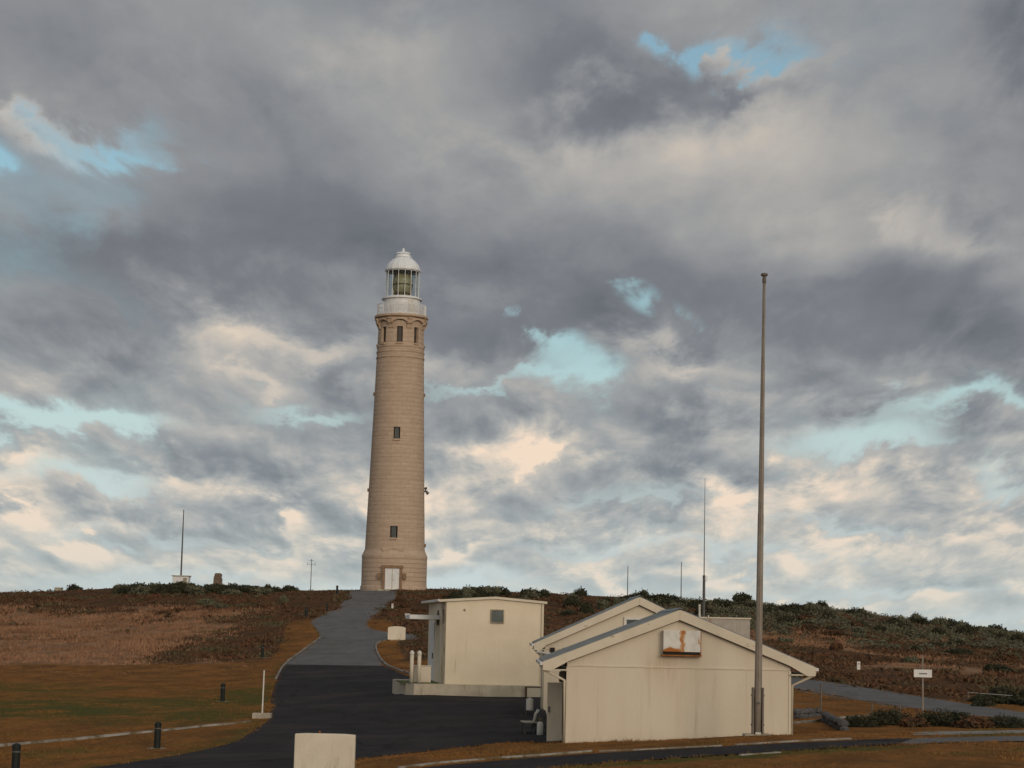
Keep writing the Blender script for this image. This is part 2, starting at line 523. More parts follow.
def dup(root, loc, label, rz=None, scale=None, group=None):
    c = root.copy()
    COL.objects.link(c)
    c.location = loc
    c['label'] = label
    if group:
        c['group'] = group
    if rz is not None:
        c.rotation_euler.z = rz
    if scale is not None:
        c.scale = scale
    for ch in root.children:
        d = ch.copy()
        COL.objects.link(d)
        d.parent = c
        for g in ch.children:
            h = g.copy()
            COL.objects.link(h)
            h.parent = d
    return c


def at(px, py, Y):
    d = ray(px, py)
    return d * (Y / d.y)


# ------------------------------------------------------------------ terrain height: smooth surface through surveyed spots
def lattice(seed):
    return np.random.default_rng(seed).random((64, 64))


def vnoise(x, y, seed=0, octaves=4):
    """smooth value noise in 0..1"""
    tot, amp, nrm = 0, 1, 0
    for o in range(octaves):
        g = lattice(seed + o)
        xi, yi = np.floor(x).astype(int), np.floor(y).astype(int)
        fx, fy = x - xi, y - yi
        fx, fy = fx * fx * (3 - 2 * fx), fy * fy * (3 - 2 * fy)
        a, b = g[xi % 64, yi % 64], g[(xi + 1) % 64, yi % 64]
        c, d = g[xi % 64, (yi + 1) % 64], g[(xi + 1) % 64, (yi + 1) % 64]
        tot = tot + amp * ((a * (1 - fx) + b * fx) * (1 - fy) + (c * (1 - fx) + d * fx) * fy)
        nrm += amp
        amp *= .5
        x, y = x * 2.03 + 5.1, y * 2.03 + 9.7
    return tot / nrm


SPOTS = [(15, 775, 62), (157, 748, 77), (222, 702, 111), (262, 657, 154), (306, 617, 195), (337, 594, 224),
         (394, 590, 229), (370, 591, 226), (425, 590, 231), (335, 664, 145), (345, 637, 170), (340, 623, 185), (365, 606, 208),
         (430, 775, 57), (330, 775, 60), (565, 743, 69), (680, 742, 69), (795, 735.5, 70), (757, 734, 66), (1024, 768, 50), (700, 768, 52),
         (512, 768, 56), (1024, 745, 62), (920, 713, 90), (800, 683, 112), (900, 700, 103), (1015, 717, 86),
         (858, 672, 125), (1000, 634, 230), (850, 613, 235), (750, 606, 236), (650, 600, 238), (550, 596, 239),
         (900, 650, 172), (780, 640, 175), (1020, 662, 160), (470, 697, 105), (400, 694.5, 104), (412, 695.5, 103), (425, 696.5, 103), (395, 692, 108), (540, 698, 104), (407, 641, 165), (440, 610, 205),
         (560, 640, 165), (660, 640, 165),
         (0, 594.5, 240), (100, 590.5, 240), (160, 588, 240), (215, 588.5, 240), (300, 592, 236), (0, 661, 150), (0, 622, 198), (100, 640, 172), (100, 700, 108),
         (0, 700, 106), (180, 630, 182), (250, 610, 205), (350, 705, 108)]
P = [tuple(at(*s)) for s in SPOTS]
P += [(0, 0, -1.68), (-20, 0, -1.9), (20, 0, -1.7), (0, 22, -2.55), (-14, 24, -2.9), (14, 24, -2.5), (0, -40, -1), (-60, 0, -3), (60, 0, -2.5),
      (-60, 60, -4.8), (60, 60, -3.4), (-75, 110, -4.2), (80, 110, -2.8), (-95, 160, -1.8), (95, 160, -1.6), (-110, 230, 2.8), (110, 230, .8),
      (-60, 290, -1.5), (0, 285, .5), (60, 290, -2), (-110, 300, -4), (110, 300, -5), (0, 340, -8), (-80, 360, -12), (80, 360, -12)]
P = np.array(P)


def tps_phi(r2):
    return r2 * np.log(r2 + 1e-9)


_n = len(P)
_A = np.zeros((_n + 3, _n + 3))
_d2 = ((P[:, None, :2] - P[None, :, :2]) ** 2).sum(-1) / 1e4
_A[:_n, :_n] = tps_phi(_d2) + np.eye(_n) * .0015
_A[:_n, _n] = 1
_A[:_n, _n + 1:] = P[:, :2] / 100
_A[_n:, :_n] = _A[:_n, _n:].T
_W = np.linalg.solve(_A, np.concatenate([P[:, 2], [0, 0, 0]]))


def height(x, y):
    x, y = np.atleast_1d(np.asarray(x, float)), np.atleast_1d(np.asarray(y, float))
    out = np.zeros_like(x)
    for s in range(0, x.size, 20000):
        xs, ys = x[s:s + 20000], y[s:s + 20000]
        d2 = ((xs[:, None] - P[None, :, 0]) ** 2 + (ys[:, None] - P[None, :, 1]) ** 2) / 1e4
        out[s:s + 20000] = tps_phi(d2) @ _W[:_n] + _W[_n] + xs / 100 * _W[_n + 1] + ys / 100 * _W[_n + 2]
    return out


def gz(x, y):
    return float(height([x], [y])[0])


def ground(px, py, near=30, far=262):
    """first point of the terrain along a sight line"""
    d = ray(px, py)
    Y = np.arange(near, far, .4)
    x, z = d.x / d.y * Y, d.z / d.y * Y
    hit = np.where(height(x, Y) >= z)[0]
    Yh = Y[hit[0]] if len(hit) else Y[np.argmin(z - height(x, Y))]
    if len(hit) and hit[0] > 0:
        lo, hi = Yh - .4, Yh
        for _ in range(8):
            mid = (lo + hi) / 2
            if gz(d.x / d.y * mid, mid) >= d.z / d.y * mid:
                hi = mid
            else:
                lo = mid
        Yh = hi
    X = d.x / d.y * Yh
    return Vector((X, Yh, gz(X, Yh)))


def in_poly(x, y, poly):
    c = np.zeros(x.shape, bool)
    n = len(poly)
    for i in range(n):
        x1, y1 = poly[i]
        x2, y2 = poly[(i + 1) % n]
        if y1 == y2:
            continue
        c ^= ((y1 > y) != (y2 > y)) & (x < (x2 - x1) * (y - y1) / (y2 - y1) + x1)
    return c


def trace(spots):
    return [tuple(ground(*s)[:2]) for s in spots]


def round_line(pts, it=2, closed=False):
    """corner cutting"""
    for _ in range(it):
        out = [] if closed else [pts[0]]
        n = len(pts)
        for i in range(n if closed else n - 1):
            a, b = pts[i], pts[(i + 1) % n]
            out += [(a[0] * .75 + b[0] * .25, a[1] * .75 + b[1] * .25), (a[0] * .25 + b[0] * .75, a[1] * .25 + b[1] * .75)]
        pts = out if closed else out + [pts[-1]]
    return pts


# outlines of the paved surfaces, in metres on the ground
road_left = round_line(trace([(284, 664.5), (302, 652), (322, 638), (314, 626), (309, 622), (322, 615), (341, 606), (347, 595)]) + [(-17.6, 227)])
road_right = round_line([(-12.6, 227)] + trace([(397, 598), (380, 611), (362, 626)]) + trace([(385, 632.5), (418, 634.5)])) + \
    round_line(trace([(418, 640), (385, 639.5), (375, 643), (376, 652), (384, 666)]))
ROAD = road_left + [(-19, 229), (-19, 236), (-9, 236), (-9, 229)] + road_right
yard_left = round_line(trace([(40, 776), (81, 769), (140, 761), (200, 751), (238, 741), (257, 728), (270, 720), (271, 697), (276, 680), (284, 664.5)]), 1)
yard_right = trace([(384, 666), (400, 672)]) + [(-5.0, 122), (3.0, 122), (3, 82)] + trace([(556, 743.5)]) + trace([(520, 742), (440, 750), (385, 756), (352, 760)]) + trace([(345, 778)])
YARD = yard_left + yard_right
front_up = round_line(trace([(400, 771), (440, 765.5), (590, 754), (690, 749), (790, 743.5), (850, 741), (914, 738.4)]))
front_dn = round_line(trace([(896, 744.6), (840, 748), (760, 753), (680, 758), (560, 767), (470, 776)]))
FRONT = front_up + front_dn
OLD = trace([(914, 738.2), (955, 737.2), (1000, 736.4), (1090, 735.2)]) + trace([(1090, 740.5), (1000, 741.5), (940, 742.8), (896, 744.8)])
SLABS = round_line(trace([(910, 733.2), (930, 731.6), (975, 731.3), (1010, 730.4), (1090, 729.6)]), 1) + round_line(trace([(1090, 732.8), (1015, 733.6), (985, 734.3), (940, 735.2), (914, 735.4)]), 1)
rr_up = round_line(trace([(640, 662), (720, 668), (800, 678), (860, 687), (900, 693), (960, 702), (1024, 712), (1100, 725)]))
rr_dn = round_line(trace([(1100, 742), (1010, 718), (960, 715.5), (905, 707), (860, 699), (800, 690), (720, 676), (640, 668)]))
RIGHT = rr_up + rr_dn
PAVED = [ROAD, YARD, FRONT, OLD, SLABS, RIGHT]


def sheet(name, poly, m, lift, step=1.5):
    b = [Vector((round(p[0], 3), round(p[1], 3))) for p in poly]
    e = [(i, (i + 1) % len(b)) for i in range(len(b))]
    xs, ys = [p.x for p in b], [p.y for p in b]
    gx, gy = np.meshgrid(np.arange(min(xs), max(xs), step) + .013, np.arange(min(ys), max(ys), step) + .017)
    ins = in_poly(gx.ravel(), gy.ravel(), poly)
    pts = b + [Vector(q) for q in zip(gx.ravel()[ins], gy.ravel()[ins])]
    r = delaunay_2d_cdt(pts, e, [], 1, 1e-4)
    xy = np.array([tuple(v) for v in r[0]])
    z = height(xy[:, 0], xy[:, 1]) + lift
    mb = MB()
    mb.v = [(x, y, zz) for (x, y), zz in zip(xy, z)]
    mb.f = [tuple(f) for f in r[2]]
    o = mb.build(name, m, smooth=True)
    o['kind'] = 'structure'
    return o


def terrain():
    ys = [-60]
    while ys[-1] < 420:
        y = ys[-1]
        ys.append(y + (.7 if 35 < y < 262 else 4))
    ys = np.array(ys)
    xs = np.concatenate([np.arange(-170, -75, 4), np.arange(-75, 75, .7), np.arange(75, 171, 4)])
    X, Y = np.meshgrid(xs, ys)
    x, y = X.ravel(), Y.ravel()
    z = height(x, y)
    paved = np.zeros(x.shape, bool)
    for p in PAVED:
        paved |= in_poly(x, y, p)
    # distance to pavement is only needed roughly: unpaved cells next to a paved one stay smooth
    pg = paved.reshape(X.shape)
    nearp = pg.copy()
    for _ in range(3):
        q = nearp.copy()
        q[1:] |= nearp[:-1]; q[:-1] |= nearp[1:]; q[:, 1:] |= nearp[:, :-1]; q[:, :-1] |= nearp[:, 1:]
        nearp = q
    nearp = nearp.ravel()
    wild = wildness(x, y)
    bumps = (vnoise(x / 3.1, y / 3.1, 5) - .5) * (.08 + .55 * wild)
    z = z + np.where(nearp, 0, bumps)
    # the sheet sinks into the sea all round
    edge = np.maximum(0, np.maximum(np.abs(x) - 115, np.maximum(y - 330, -y - 30)))
    z = z - edge * .28
    z = np.where(paved, z - .05, z)
    n, m_ = X.shape
    idx = np.arange(n * m_).reshape(n, m_)
    faces = np.stack([idx[:-1, :-1], idx[:-1, 1:], idx[1:, 1:], idx[1:, :-1]], -1).reshape(-1, 4)
    me = bpy.data.meshes.new('ground')
    me.from_pydata(np.stack([x, y, z], 1).tolist(), [], faces.tolist())
    me.polygons.foreach_set('use_smooth', [True] * len(me.polygons))
    at_ = me.color_attributes.new('cover', 'FLOAT_COLOR', 'POINT')
    c = np.ones((x.size, 4))
    c[:, 0] = wild
    c[:, 1] = tan_grass(x, y)
    c[:, 2] = green(x, y)
    at_.data.foreach_set('color', c.ravel())
    m = bpy.data.materials.new('ground_cover')
    m.use_nodes = True
    N = Nodes(m.node_tree)
    b = N.n['Principled BSDF']
    b.inputs['Roughness'].default_value = .95
    b.inputs['Specular IOR Level'].default_value = .05
    tc = N.add('ShaderNodeTexCoord')
    co = tc.outputs['Object']
    at2 = N.add('ShaderNodeAttribute', attribute_name='cover')
    sp = N.add('ShaderNodeSeparateColor')
    N.l.new(at2.outputs['Color'], sp.inputs[0])
    mot = N.noise(N.v('MULTIPLY', co, (1, .6, 1)), .55, 9, .68)
    fin = N.noise(co, 4.5, 6, .65)
    lawn = N.mix(N.step(N.m('ADD', mot, N.m('MULTIPLY', N.m('SUBTRACT', fin, .5), .7)), .35, .65), (.275, .125, .036), (.140, .070, .025))
    grn = N.mix(N.step(fin, .35, .65), (.105, .100, .026), (.070, .070, .02))
    gm = N.step(N.m('ADD', sp.outputs[2], N.m('MULTIPLY', N.m('SUBTRACT', N.noise(co, .8, 8, .65), .5), 1.1)), .35, .75)
    lawn = N.mix(gm, lawn, grn)
    tan = N.mix(N.step(N.m('ADD', mot, N.m('MULTIPLY', N.m('SUBTRACT', fin, .5), .5)), .35, .65), (.31, .19, .115), (.20, .115, .066))
    hth = N.mix(N.step(N.m('ADD', mot, N.m('MULTIPLY', N.m('SUBTRACT', fin, .5), .8)), .35, .65), (.125, .062, .032), (.065, .042, .023))
    tm = N.step(N.m('ADD', sp.outputs[1], N.m('MULTIPLY', N.m('SUBTRACT', mot, .5), .6)), .3, .7)
    wl = N.mix(tm, hth, tan)
    wm = N.step(N.m('ADD', sp.outputs[0], N.m('MULTIPLY', N.m('SUBTRACT', mot, .5), .4)), .3, .7)
    N.l.new(N.mix(wm, lawn, wl), b.inputs['Base Color'])
    bp = N.add('ShaderNodeBump')
    bp.inputs['Strength'].default_value = .8
    bp.inputs['Distance'].default_value = .12
    N.l.new(N.noise(co, 6, 6, .7), bp.inputs['Height'])
    N.l.new(bp.outputs[0], b.inputs['Normal'])
    me.materials.append(m)
    o = bpy.data.objects.new('ground', me)
    COL.objects.link(o)
    o['kind'] = 'structure'


def ramp(x, a, b):
    t = np.clip((x - a) / (b - a), 0, 1)
    return t * t * (3 - 2 * t)


def wildness(x, y):
    """1 on unmown heath, 0 on mown grass"""
    wob = (vnoise(x / 9, y / 9, 21) - .5) * 16
    left = ramp(y + wob, 133, 160)
    right = ramp(y + wob * .4 + np.maximum(0, x - 15) * 1.0, 103, 117)
    t = ramp(x, -4, 6)
    w = left * (1 - t) + right * t
    # mown verge beside the road up to the tower
    road_x = np.interp(y, [140, 150, 170, 185, 208, 229], [-14, -13, -14.5, -16, -17, -17])
    verge = ramp(np.abs(x - road_x - 0.5), 4.3, 5.4)
    w = np.where((y > 135) & (y < 200), w * np.maximum(verge, ramp(y, 180, 200)), w)
    return w


def tan_grass(x, y):
    n = vnoise(x / 14, y / 22, 33)
    n2 = vnoise(x / 5, y / 12, 35)
    left = ramp(y, 128, 138) * (1 - ramp(y + (n - .5) * 50, 196, 212)) * (1 - ramp(x + (n2 - .5) * 22 + (y - 170) * .1, -33, -19))
    right = ramp(n2, .42, .60) * ramp(x, 16, 26) * (1 - ramp(y, 185, 200)) * ramp(y, 112, 125) * .9
    return np.clip(left * (.5 + n) + right, 0, 1)


def green(x, y):
    n = vnoise(x / 10, y / 14, 41)
    g = ramp(y, 76, 95) * (1 - ramp(y, 118, 138)) * (1 - ramp(x, -14, -2)) * (.15 + 1.0 * vnoise(x / 7, y / 11, 47)) * .85
    for line in (yard_left, front_dn):
        d = np.min([np.hypot(x - a[0], (y - a[1]) * .5) for a in line], axis=0)
        g = np.maximum(g, (1 - ramp(d, .3, 1.8)) * .65)
    return np.clip(g + (n - .5) * .3, 0, 1)


terrain()
sheet('road', ROAD, 'asphalt_old', .006)
sheet('yard', YARD, 'asphalt_dark', .010)
sheet('front_road', FRONT, 'asphalt_dark', .014, 1)
sheet('front_road', OLD, 'asphalt_old', .006, 1)
sheet('footpath', SLABS, 'slab_grey', .012, 1)
sheet('side_road', RIGHT, 'asphalt_old', .006)
sea = MB().add([(-40000, -40000, -16), (40000, -40000, -16), (40000, 40000, -16), (-40000, 40000, -16)], [(0, 1, 2, 3)]).build('sea', 'sea_water')
sea['kind'] = 'structure'


def kerb(line, w=.16, h=.13, m='kerb_pale', gaps=(), name='kerb', lift=0.0):
    """kerb swept along a ground line"""
    pts = []
    for (x1, y1), (x2, y2) in zip(line[:-1], line[1:]):
        n = max(1, int(math.hypot(x2 - x1, y2 - y1) / .8))
        pts += [(x1 + (x2 - x1) * i / n, y1 + (y2 - y1) * i / n) for i in range(n)]
    pts.append(line[-1])
    mb = MB()
    for i, (x, y) in enumerate(pts):
        a, b = pts[max(0, i - 1)], pts[min(len(pts) - 1, i + 1)]
        t = Vector((b[0] - a[0], b[1] - a[1])).normalized()
        nx, ny = -t.y * w / 2, t.x * w / 2
        z = gz(x, y) + lift
        hh = h * (.85 + .3 * random.random())
        mb.v += [(x - nx, y - ny, z - .2), (x - nx * .85, y - ny * .85, z + hh), (x + nx * .85, y + ny * .85, z + hh), (x + nx, y + ny, z - .2)]
        if i:
            o = 4 * i
            mb.f += [(o - 4 + k, o - 4 + k + 1, o + k + 1, o + k) for k in range(3)]
    n = len(mb.v)
    mb.f += [(0, 1, 2, 3), (n - 1, n - 2, n - 3, n - 4)]
    o = mb.build(name, m)
    o['kind'] = 'structure'
    return o


kerb(trace([(-40, 750.5), (0, 746.5), (55, 741.5), (110, 736.5), (150, 732.5), (200, 727.5), (250, 722.5)]), .17, .09)
kerb(round_line(trace([(321, 637.5), (302, 651), (284, 663.5), (276, 679)])), .15, .09, 'slab_grey')
kerb(round_line(trace([(385, 640.5), (375.5, 643.5), (376.5, 652), (385, 665), (398, 670), (412, 674.5)])), .15, .09, 'slab_grey')
kerb(trace([(398, 768.5), (440, 763.5), (500, 758.5), (545, 755.5), (592, 751.8)]), .18, .06)
kerb(trace([(600, 751.6), (640, 750.0), (680, 748.0), (722, 746.2)]), .15, .035)
kerb(trace([(736, 745.4), (770, 743.1), (812, 740.9), (850, 739.4)]), .17, .045)
kerb(trace([(740, 755.6), (780, 752.8)]), .14, .04)
kerb(trace([(795, 724), (820, 721), (850, 717.5), (872, 716)]), .16, .08)
kerb(trace([(905, 708.5), (860, 700.3), (800, 691.3)]), .10, .03, 'slab_grey')


# ------------------------------------------------------------------ lighthouse
def lighthouse():
    base = at(393.7, 589.5, 231)
    k = 231.0 / F                                    # metres per pixel at the tower
    zb = base.z - .1
    t = thing('lighthouse', 'tall tapering stone lighthouse with white lantern room at the top of the road', 'lighthouse', (base.x, base.y, zb))

    def yz(py):                                      # height above the base of a level seen at py
        return at(394.6 + (589.5 - py) * .0218, py, 231).z - zb
    NS = 96
    z_sh0, z_sh1 = yz(550), yz(323)
    r0, r1 = 59.5 / 2 * k * 1.0, 45.6 / 2 * k

    def rr(z):
        q = (z - z_sh0) / (z_sh1 - z_sh0)
        return r0 + (r1 - r0) * (q * 1.15 - .15 * q * q)
    win = [(0, yz(441), yz(429.5), 2), (0, yz(539), yz(527.5), 2)]        # sector, bottom, top, half width in segments
    win += [(s * NS // 8, yz(345), yz(329.5), 2 if s == 0 else 2) for s in range(8)]
    zs = set()
    z = z_sh0
    while z < z_sh1 - .3:
        zs.add(round(z, 3))
        z += .5
    zs.add(round(z_sh1, 3))
    for w in win:
        zs = {q for q in zs if abs(q - w[1]) > .13 and abs(q - w[2]) > .13}
        zs |= {round(w[1], 3), round(w[2], 3)}
    zs = sorted(zs)
    prof = []
    for q in zs:                                     # a shallow groove at each course
        if prof:
            prof.append((rr(q) + .012, q - .05))
            prof.append((rr(q) - .016, q - .012))
        prof.append((rr(q) - .016 if prof else rr(q), q))
        prof.append((rr(q) + .012, q + .04))
    prof.pop()
    mb = MB()
    n = NS
    for r, z in prof:
        for i in range(n):
            a = 2 * math.pi * i / n
            mb.v.append((r * math.sin(a), -r * math.cos(a), z))

    def holed(i, kseg):
        zm = (prof[i][1] + prof[i + 1][1]) / 2
        for s, b, tp, hw in win:
            d = (kseg + .5 - s + n / 2) % n - n / 2
            if b < zm < tp and abs(d) < hw:
                return True
        return False
    holes = set()
    for i in range(len(prof) - 1):
        for q in range(n):
            if holed(i, q):
                holes.add((i, q))
                continue
            q2 = (q + 1) % n
            mb.f.append((i * n + q, i * n + q2, (i + 1) * n + q2, (i + 1) * n + q))

    def inward(i):
        p = Vector(mb.v[i])
        d = Vector((p.x, p.y, 0)).normalized() * .38
        mb.v.append(tuple(p - d))
        return len(mb.v) - 1
    for (i, q) in holes:                             # jambs, heads and sills of the openings
        q2 = (q + 1) % n
        a, b, c, d = i * n + q, i * n + q2, (i + 1) * n + q2, (i + 1) * n + q
        if (i, (q - 1) % n) not in holes:
            mb.f.append((a, d, inward(d), inward(a)))
        if (i, q2) not in holes:
            mb.f.append((c, b, inward(b), inward(c)))
        if (i - 1, q) not in holes:
            mb.f.append((b, a, inward(a), inward(b)))
        if (i + 1, q) not in holes:
            mb.f.append((d, c, inward(c), inward(d)))
    mb.build('shaft', 'tower_stone', t)
    # plinth
    p = [(3.86, -1.2), (3.86, .35), (3.76, .5)]
    z = 1.0
    while z < yz(556):
        p += [(3.75, z - .03), (3.72, z - .01), (3.72, z + .01), (3.75, z + .03)]
        z += .5
    p += [(3.78, yz(558) + .02), (3.78, yz(556.5)), (r0 + .02, yz(550.0)), (r0 - .3, yz(550.0) + .01)]
    MB().lathe(p, 96).build('plinth', 'tower_stone', t)
    # windows
    for s, b, tp, hw in win:
        a = 2 * math.pi * s / n
        zm = (b + tp) / 2
        r = rr(zm) - .30
        w = 2 * hw * 2 * math.pi / n * rr(zm) / 2
        pane = MB().box(-w / 2 - .06, w / 2 + .06, -.02, .02, b - .03, tp + .03).build('window', 'pane', t, loc=(r * math.sin(a), -r * math.cos(a), 0), rz=a)
        f = MB()
        f.box(-w / 2 - .02, -w / 2 + .06, -.06, -.021, b, tp).box(w / 2 - .06, w / 2 + .02, -.06, -.021, b, tp)
        f.box(-.025, .025, -.055, -.0215, b, tp).box(-w / 2 + .061, w / 2 - .061, -.058, -.022, zm - .03, zm + .03)
        f.build('frame', 'dark_steel' if zm < 25 else 'brown_wood', pane)
        rs = rr(b) + .10
        MB().box(-w / 2 - .18, w / 2 + .18, -.05, .25, b - .22, b - .03).build('sill', 'stone_trim', pane, loc=(0, -(rs - r), 0), bevel=.02)
    # string courses under the watch room
    for py in (348.5, 353.5, 359):
        z = yz(py)
        q = rr(z)
        MB().lathe([(q - .1, z - .13), (q + .07, z - .10), (q + .09, z), (q + .07, z + .10), (q - .1, z + .13)], 96).build('string_course', 'stone_trim', t)
    # corbels and arches under the gallery
    zt = yz(320.8)
    for j in range(8):
        a = 2 * math.pi * (j + .5) / 8
        c = MB()
        rb = rr(z_sh1)
        side = [(rb - .15, zt - 1.30), (rb + .12, zt - 1.18), (rb + .20, zt - .8), (rb + .40, zt - .62), (rb + .46, zt - .25), (rb + .56, zt - .15), (rb + .56, zt + .0), (rb - .15, zt + .0)]
        vs = [(-.29, -y, z) for y, z in side] + [(.29, -y, z) for y, z in side]
        m_ = len(side)
        c.add(vs, [tuple(range(m_)), tuple(range(2 * m_ - 1, m_ - 1, -1))] + [(i, m_ + i, m_ + (i + 1) % m_, (i + 1) % m_) for i in range(m_)])
        c.build('corbel', 'stone_trim', t, rz=a, bevel=.02)
    arch = MB()
    for j in range(8):                               # shallow arch band between neighbouring corbels, over each window
        steps = 10
        a0 = 2 * math.pi * (j - .40) / 8
        a1 = 2 * math.pi * (j + .40) / 8
        o = len(arch.v)
        for i in range(steps + 1):
            q = i / steps
            a = a0 + (a1 - a0) * q
            zz = zt - .62 + .42 * math.sin(math.pi * q) ** .7
            rb = rr(z_sh1)
            for r in (rb - .12, rb + .36):
                for z in (zz, zt - .02):
                    arch.v.append((r * math.sin(a), -r * math.cos(a), z))
        for i in range(steps):
            b = o + 4 * i
            arch.f += [(b + 2, b + 6, b + 7, b + 3), (b, b + 4, b + 6, b + 2), (b + 1, b + 3, b + 7, b + 5)]
        b = o + 4 * steps
        arch.f += [(o, o + 2, o + 3, o + 1), (b, b + 1, b + 3, b + 2)]
    arch.build('arch_band', 'stone_trim', t)
    rc = 27.2 * k
    rb = rr(z_sh1)
    MB().lathe([(rb - .2, zt - .01), (rc - .35, zt - .005), (rc - .30, zt + .08), (rc - .12, zt + .12), (rc, zt + .2), (rc, zt + .38), (rc - .06, zt + .45), (0.01, zt + .47)], 96).build('cornice', 'stone_trim', t)
    zg = zt + .46
    # gallery railing: posts, two rails and fine balusters
    rg = 24.6 * k
    rl = MB()
    zr = yz(306)
    for z, q in ((zr, .035), ((zr + zg) / 2 + .12, .02), (zg + .12, .022)):
        ring = [(rg * math.sin(2 * math.pi * i / 64), -rg * math.cos(2 * math.pi * i / 64), z) for i in range(65)]
        rl.tube(ring, q, 6, False)
    for i in range(96):
        a = 2 * math.pi * i / 96
        x, y = rg * math.sin(a), -rg * math.cos(a)
        q = .045 if i % 8 == 4 else .024
        rl.tube([(x, y, zg - .02), (x, y, zr)], q, 5)
    rl.build('gallery_railing', 'lantern_white', t)
    # lantern
    zl0, zl1 = zg, yz(299.6)
    r2 = 18.3 * k
    MB().lathe([(r2 + .1, zl0 - .02), (r2 + .1, zl0 + .2), (r2, zl0 + .25), (r2, zl1 - .12), (20.6 * k, zl1 - .08), (20.6 * k, zl1 + .06), (r2 - .2, zl1 + .10), (.01, zl1 + .11)], 64).build('lantern_base', 'lantern_white', t)
    MB().box(-.45, .45, -r2 - .03, -r2 + .15, zl0 + .2, zl1 - .25).build('lantern_door', 'white_paint', t, rz=R(35))
    zv0, zv1 = zl1 + .1, yz(271.5)
    ru = 16.6 * k
    MB().lathe([(ru, zv0), (ru, zv1)], 16).build('lantern_glass', 'lantern_glass', t, rz=R(11.25))
    gb = MB()
    for i in range(16):
        a = 2 * math.pi * (i + .5) / 16
        x, y = (ru + .03) * math.sin(a), -(ru + .03) * math.cos(a)
        gb.tube([(x, y, zv0), (x, y, zv1)], .036, 6)
    for z in (zv0 + .06, zv1 - .06):
        gb.tube([((ru + .02) * math.sin(2 * math.pi * i / 48), -(ru + .02) * math.cos(2 * math.pi * i / 48), z) for i in range(49)], .07, 6, False)
    gb.build('glazing_bars', 'lantern_white', t)
    hl = zv1 - zv0
    lens = MB().lathe([(.5, zv0), (.75, zv0 + .1), (.75, zv0 + .55), (.95, zv0 + .6), (1.05, zv0 + hl * .35), (1.16, zv0 + hl * .5), (1.12, zv0 + hl * .68), (.9, zv0 + hl * .85), (.6, zv0 + hl * .93), (.1, zv0 + hl * .97)], 24).build('lens', 'lens_glass', t, smooth=True)
    lb = MB()
    for i in range(8):
        a = 2 * math.pi * (i + .3) / 8
        lb.tube([(r * math.sin(a), -r * math.cos(a), z) for r, z in ((.8, zv0 + .05), (.99, zv0 + .6), (1.2, zv0 + hl * .5), (.95, zv0 + hl * .85), (.5, zv0 + hl * .96))], .05, 5)
    for z, q in ((zv0 + .58, 1.0), (zv0 + hl * .5, 1.22), (zv0 + .06, .82)):
        lb.tube([(q * math.sin(2 * math.pi * i / 24), -q * math.cos(2 * math.pi * i / 24), z) for i in range(25)], .05, 5, False)
    lb.build('lens_frame', 'brass', lens)
    rd = 18.2 * k
    zd = zv1
    hd = yz(258) - zd
    dome = MB()
    dp = [(rd - .5, zd + .03), (rd + .02, zd - .02), (rd + .05, zd + .12), (rd - .05, zd + .18)]
    for i in range(1, 9):
        q = i / 8
        dp.append((rd * (1 - q) + 8.2 * k * q + .20 * math.sin(math.pi * q), zd + .18 + (hd - .18) * (q ** .95)))
    dome.lathe(dp, 16)
    dome.build('dome', 'dome_white', t, rz=R(11.25))
    zz = yz(258)
    v = 8.4 * k
    MB().lathe([(v, zz - .05), (v + .12, zz), (v + .12, zz + .08), (v - .1, zz + .1), (v - .1, zz + .38), (v + .02, zz + .42), (v * .8, zz + .62), (v * .3, zz + .74), (.16, zz + .78), (.16, zz + .9), (.2, zz + 1.0), (.1, zz + 1.12), (.03, zz + 1.16), (.02, zz + 1.2)], 24).build('ventilator', 'dome_white', t, smooth=False)
    # door in the plinth
    zdoor = yz(569.5)
    dr = MB().box(-.80, .80, -3.900, -3.700, 0.02, zdoor).build('door', 'sign_white', t)
    MB().box(-.025, .025, -3.915, -3.901, .05, zdoor - .05).build('centre_joint', 'joint_grey', dr)
    MB().box(.1, .16, -3.940, -3.902, 1.0, 1.12).build('handle', 'dark_steel', dr)
    s = MB().box(-1.12, -.81, -3.960, -3.660, -.1, zdoor).box(.81, 1.12, -3.960, -3.660, -.1, zdoor).box(-1.2, 1.2, -3.980, -3.660, zdoor + .005, zdoor + .36)
    s.build('door_surround', 'stone_dark', dr, bevel=.03)
    MB().box(-1.5, 1.5, -4.600, -3.800, -.4, .015).build('doorstep', 'concrete', t, bevel=.03)
    # carved panels
    pl = MB().box(-1.25, 1.15, -3.52, -3.2, yz(553.0) + .1, yz(553.0) + .42).build('inscription_panel', 'stone_trim', t)
    for x in (-1.65, 1.25):
        MB().box(x, x + .32, -3.84, -3.4, yz(580), yz(574)).build('wall_plate', 'stone_dark', t)
    # bracketed lamp on the right flank, and little fittings
    z = yz(490.5)
    q = rr(z)
    a = R(86)
    MB().box(-.08, .08, -q - .40, -q + .05, z - .07, z + .05).tube([(0, -q - .15, z - .15), (0, -q - .15, z + .32), (0, -q - .3, z + .42)], [.17, .2, .08], 8).tube([(0, -q - .48, z - .34), (0, -q - .28, z - .12)], [.20, .13], 8).build('flood_lamp', 'dark_steel', t, rz=a)
    for py, ang in ((395, 84), (395, -84), (491, -80), (545, 84)):
        z = yz(py)
        q = rr(z)
        MB().box(-.2, .2, -q - .16, -q + .05, z - .18, z + .18).build('slit_window_hood', 'stone_dark', t, rz=R(ang))


lighthouse()


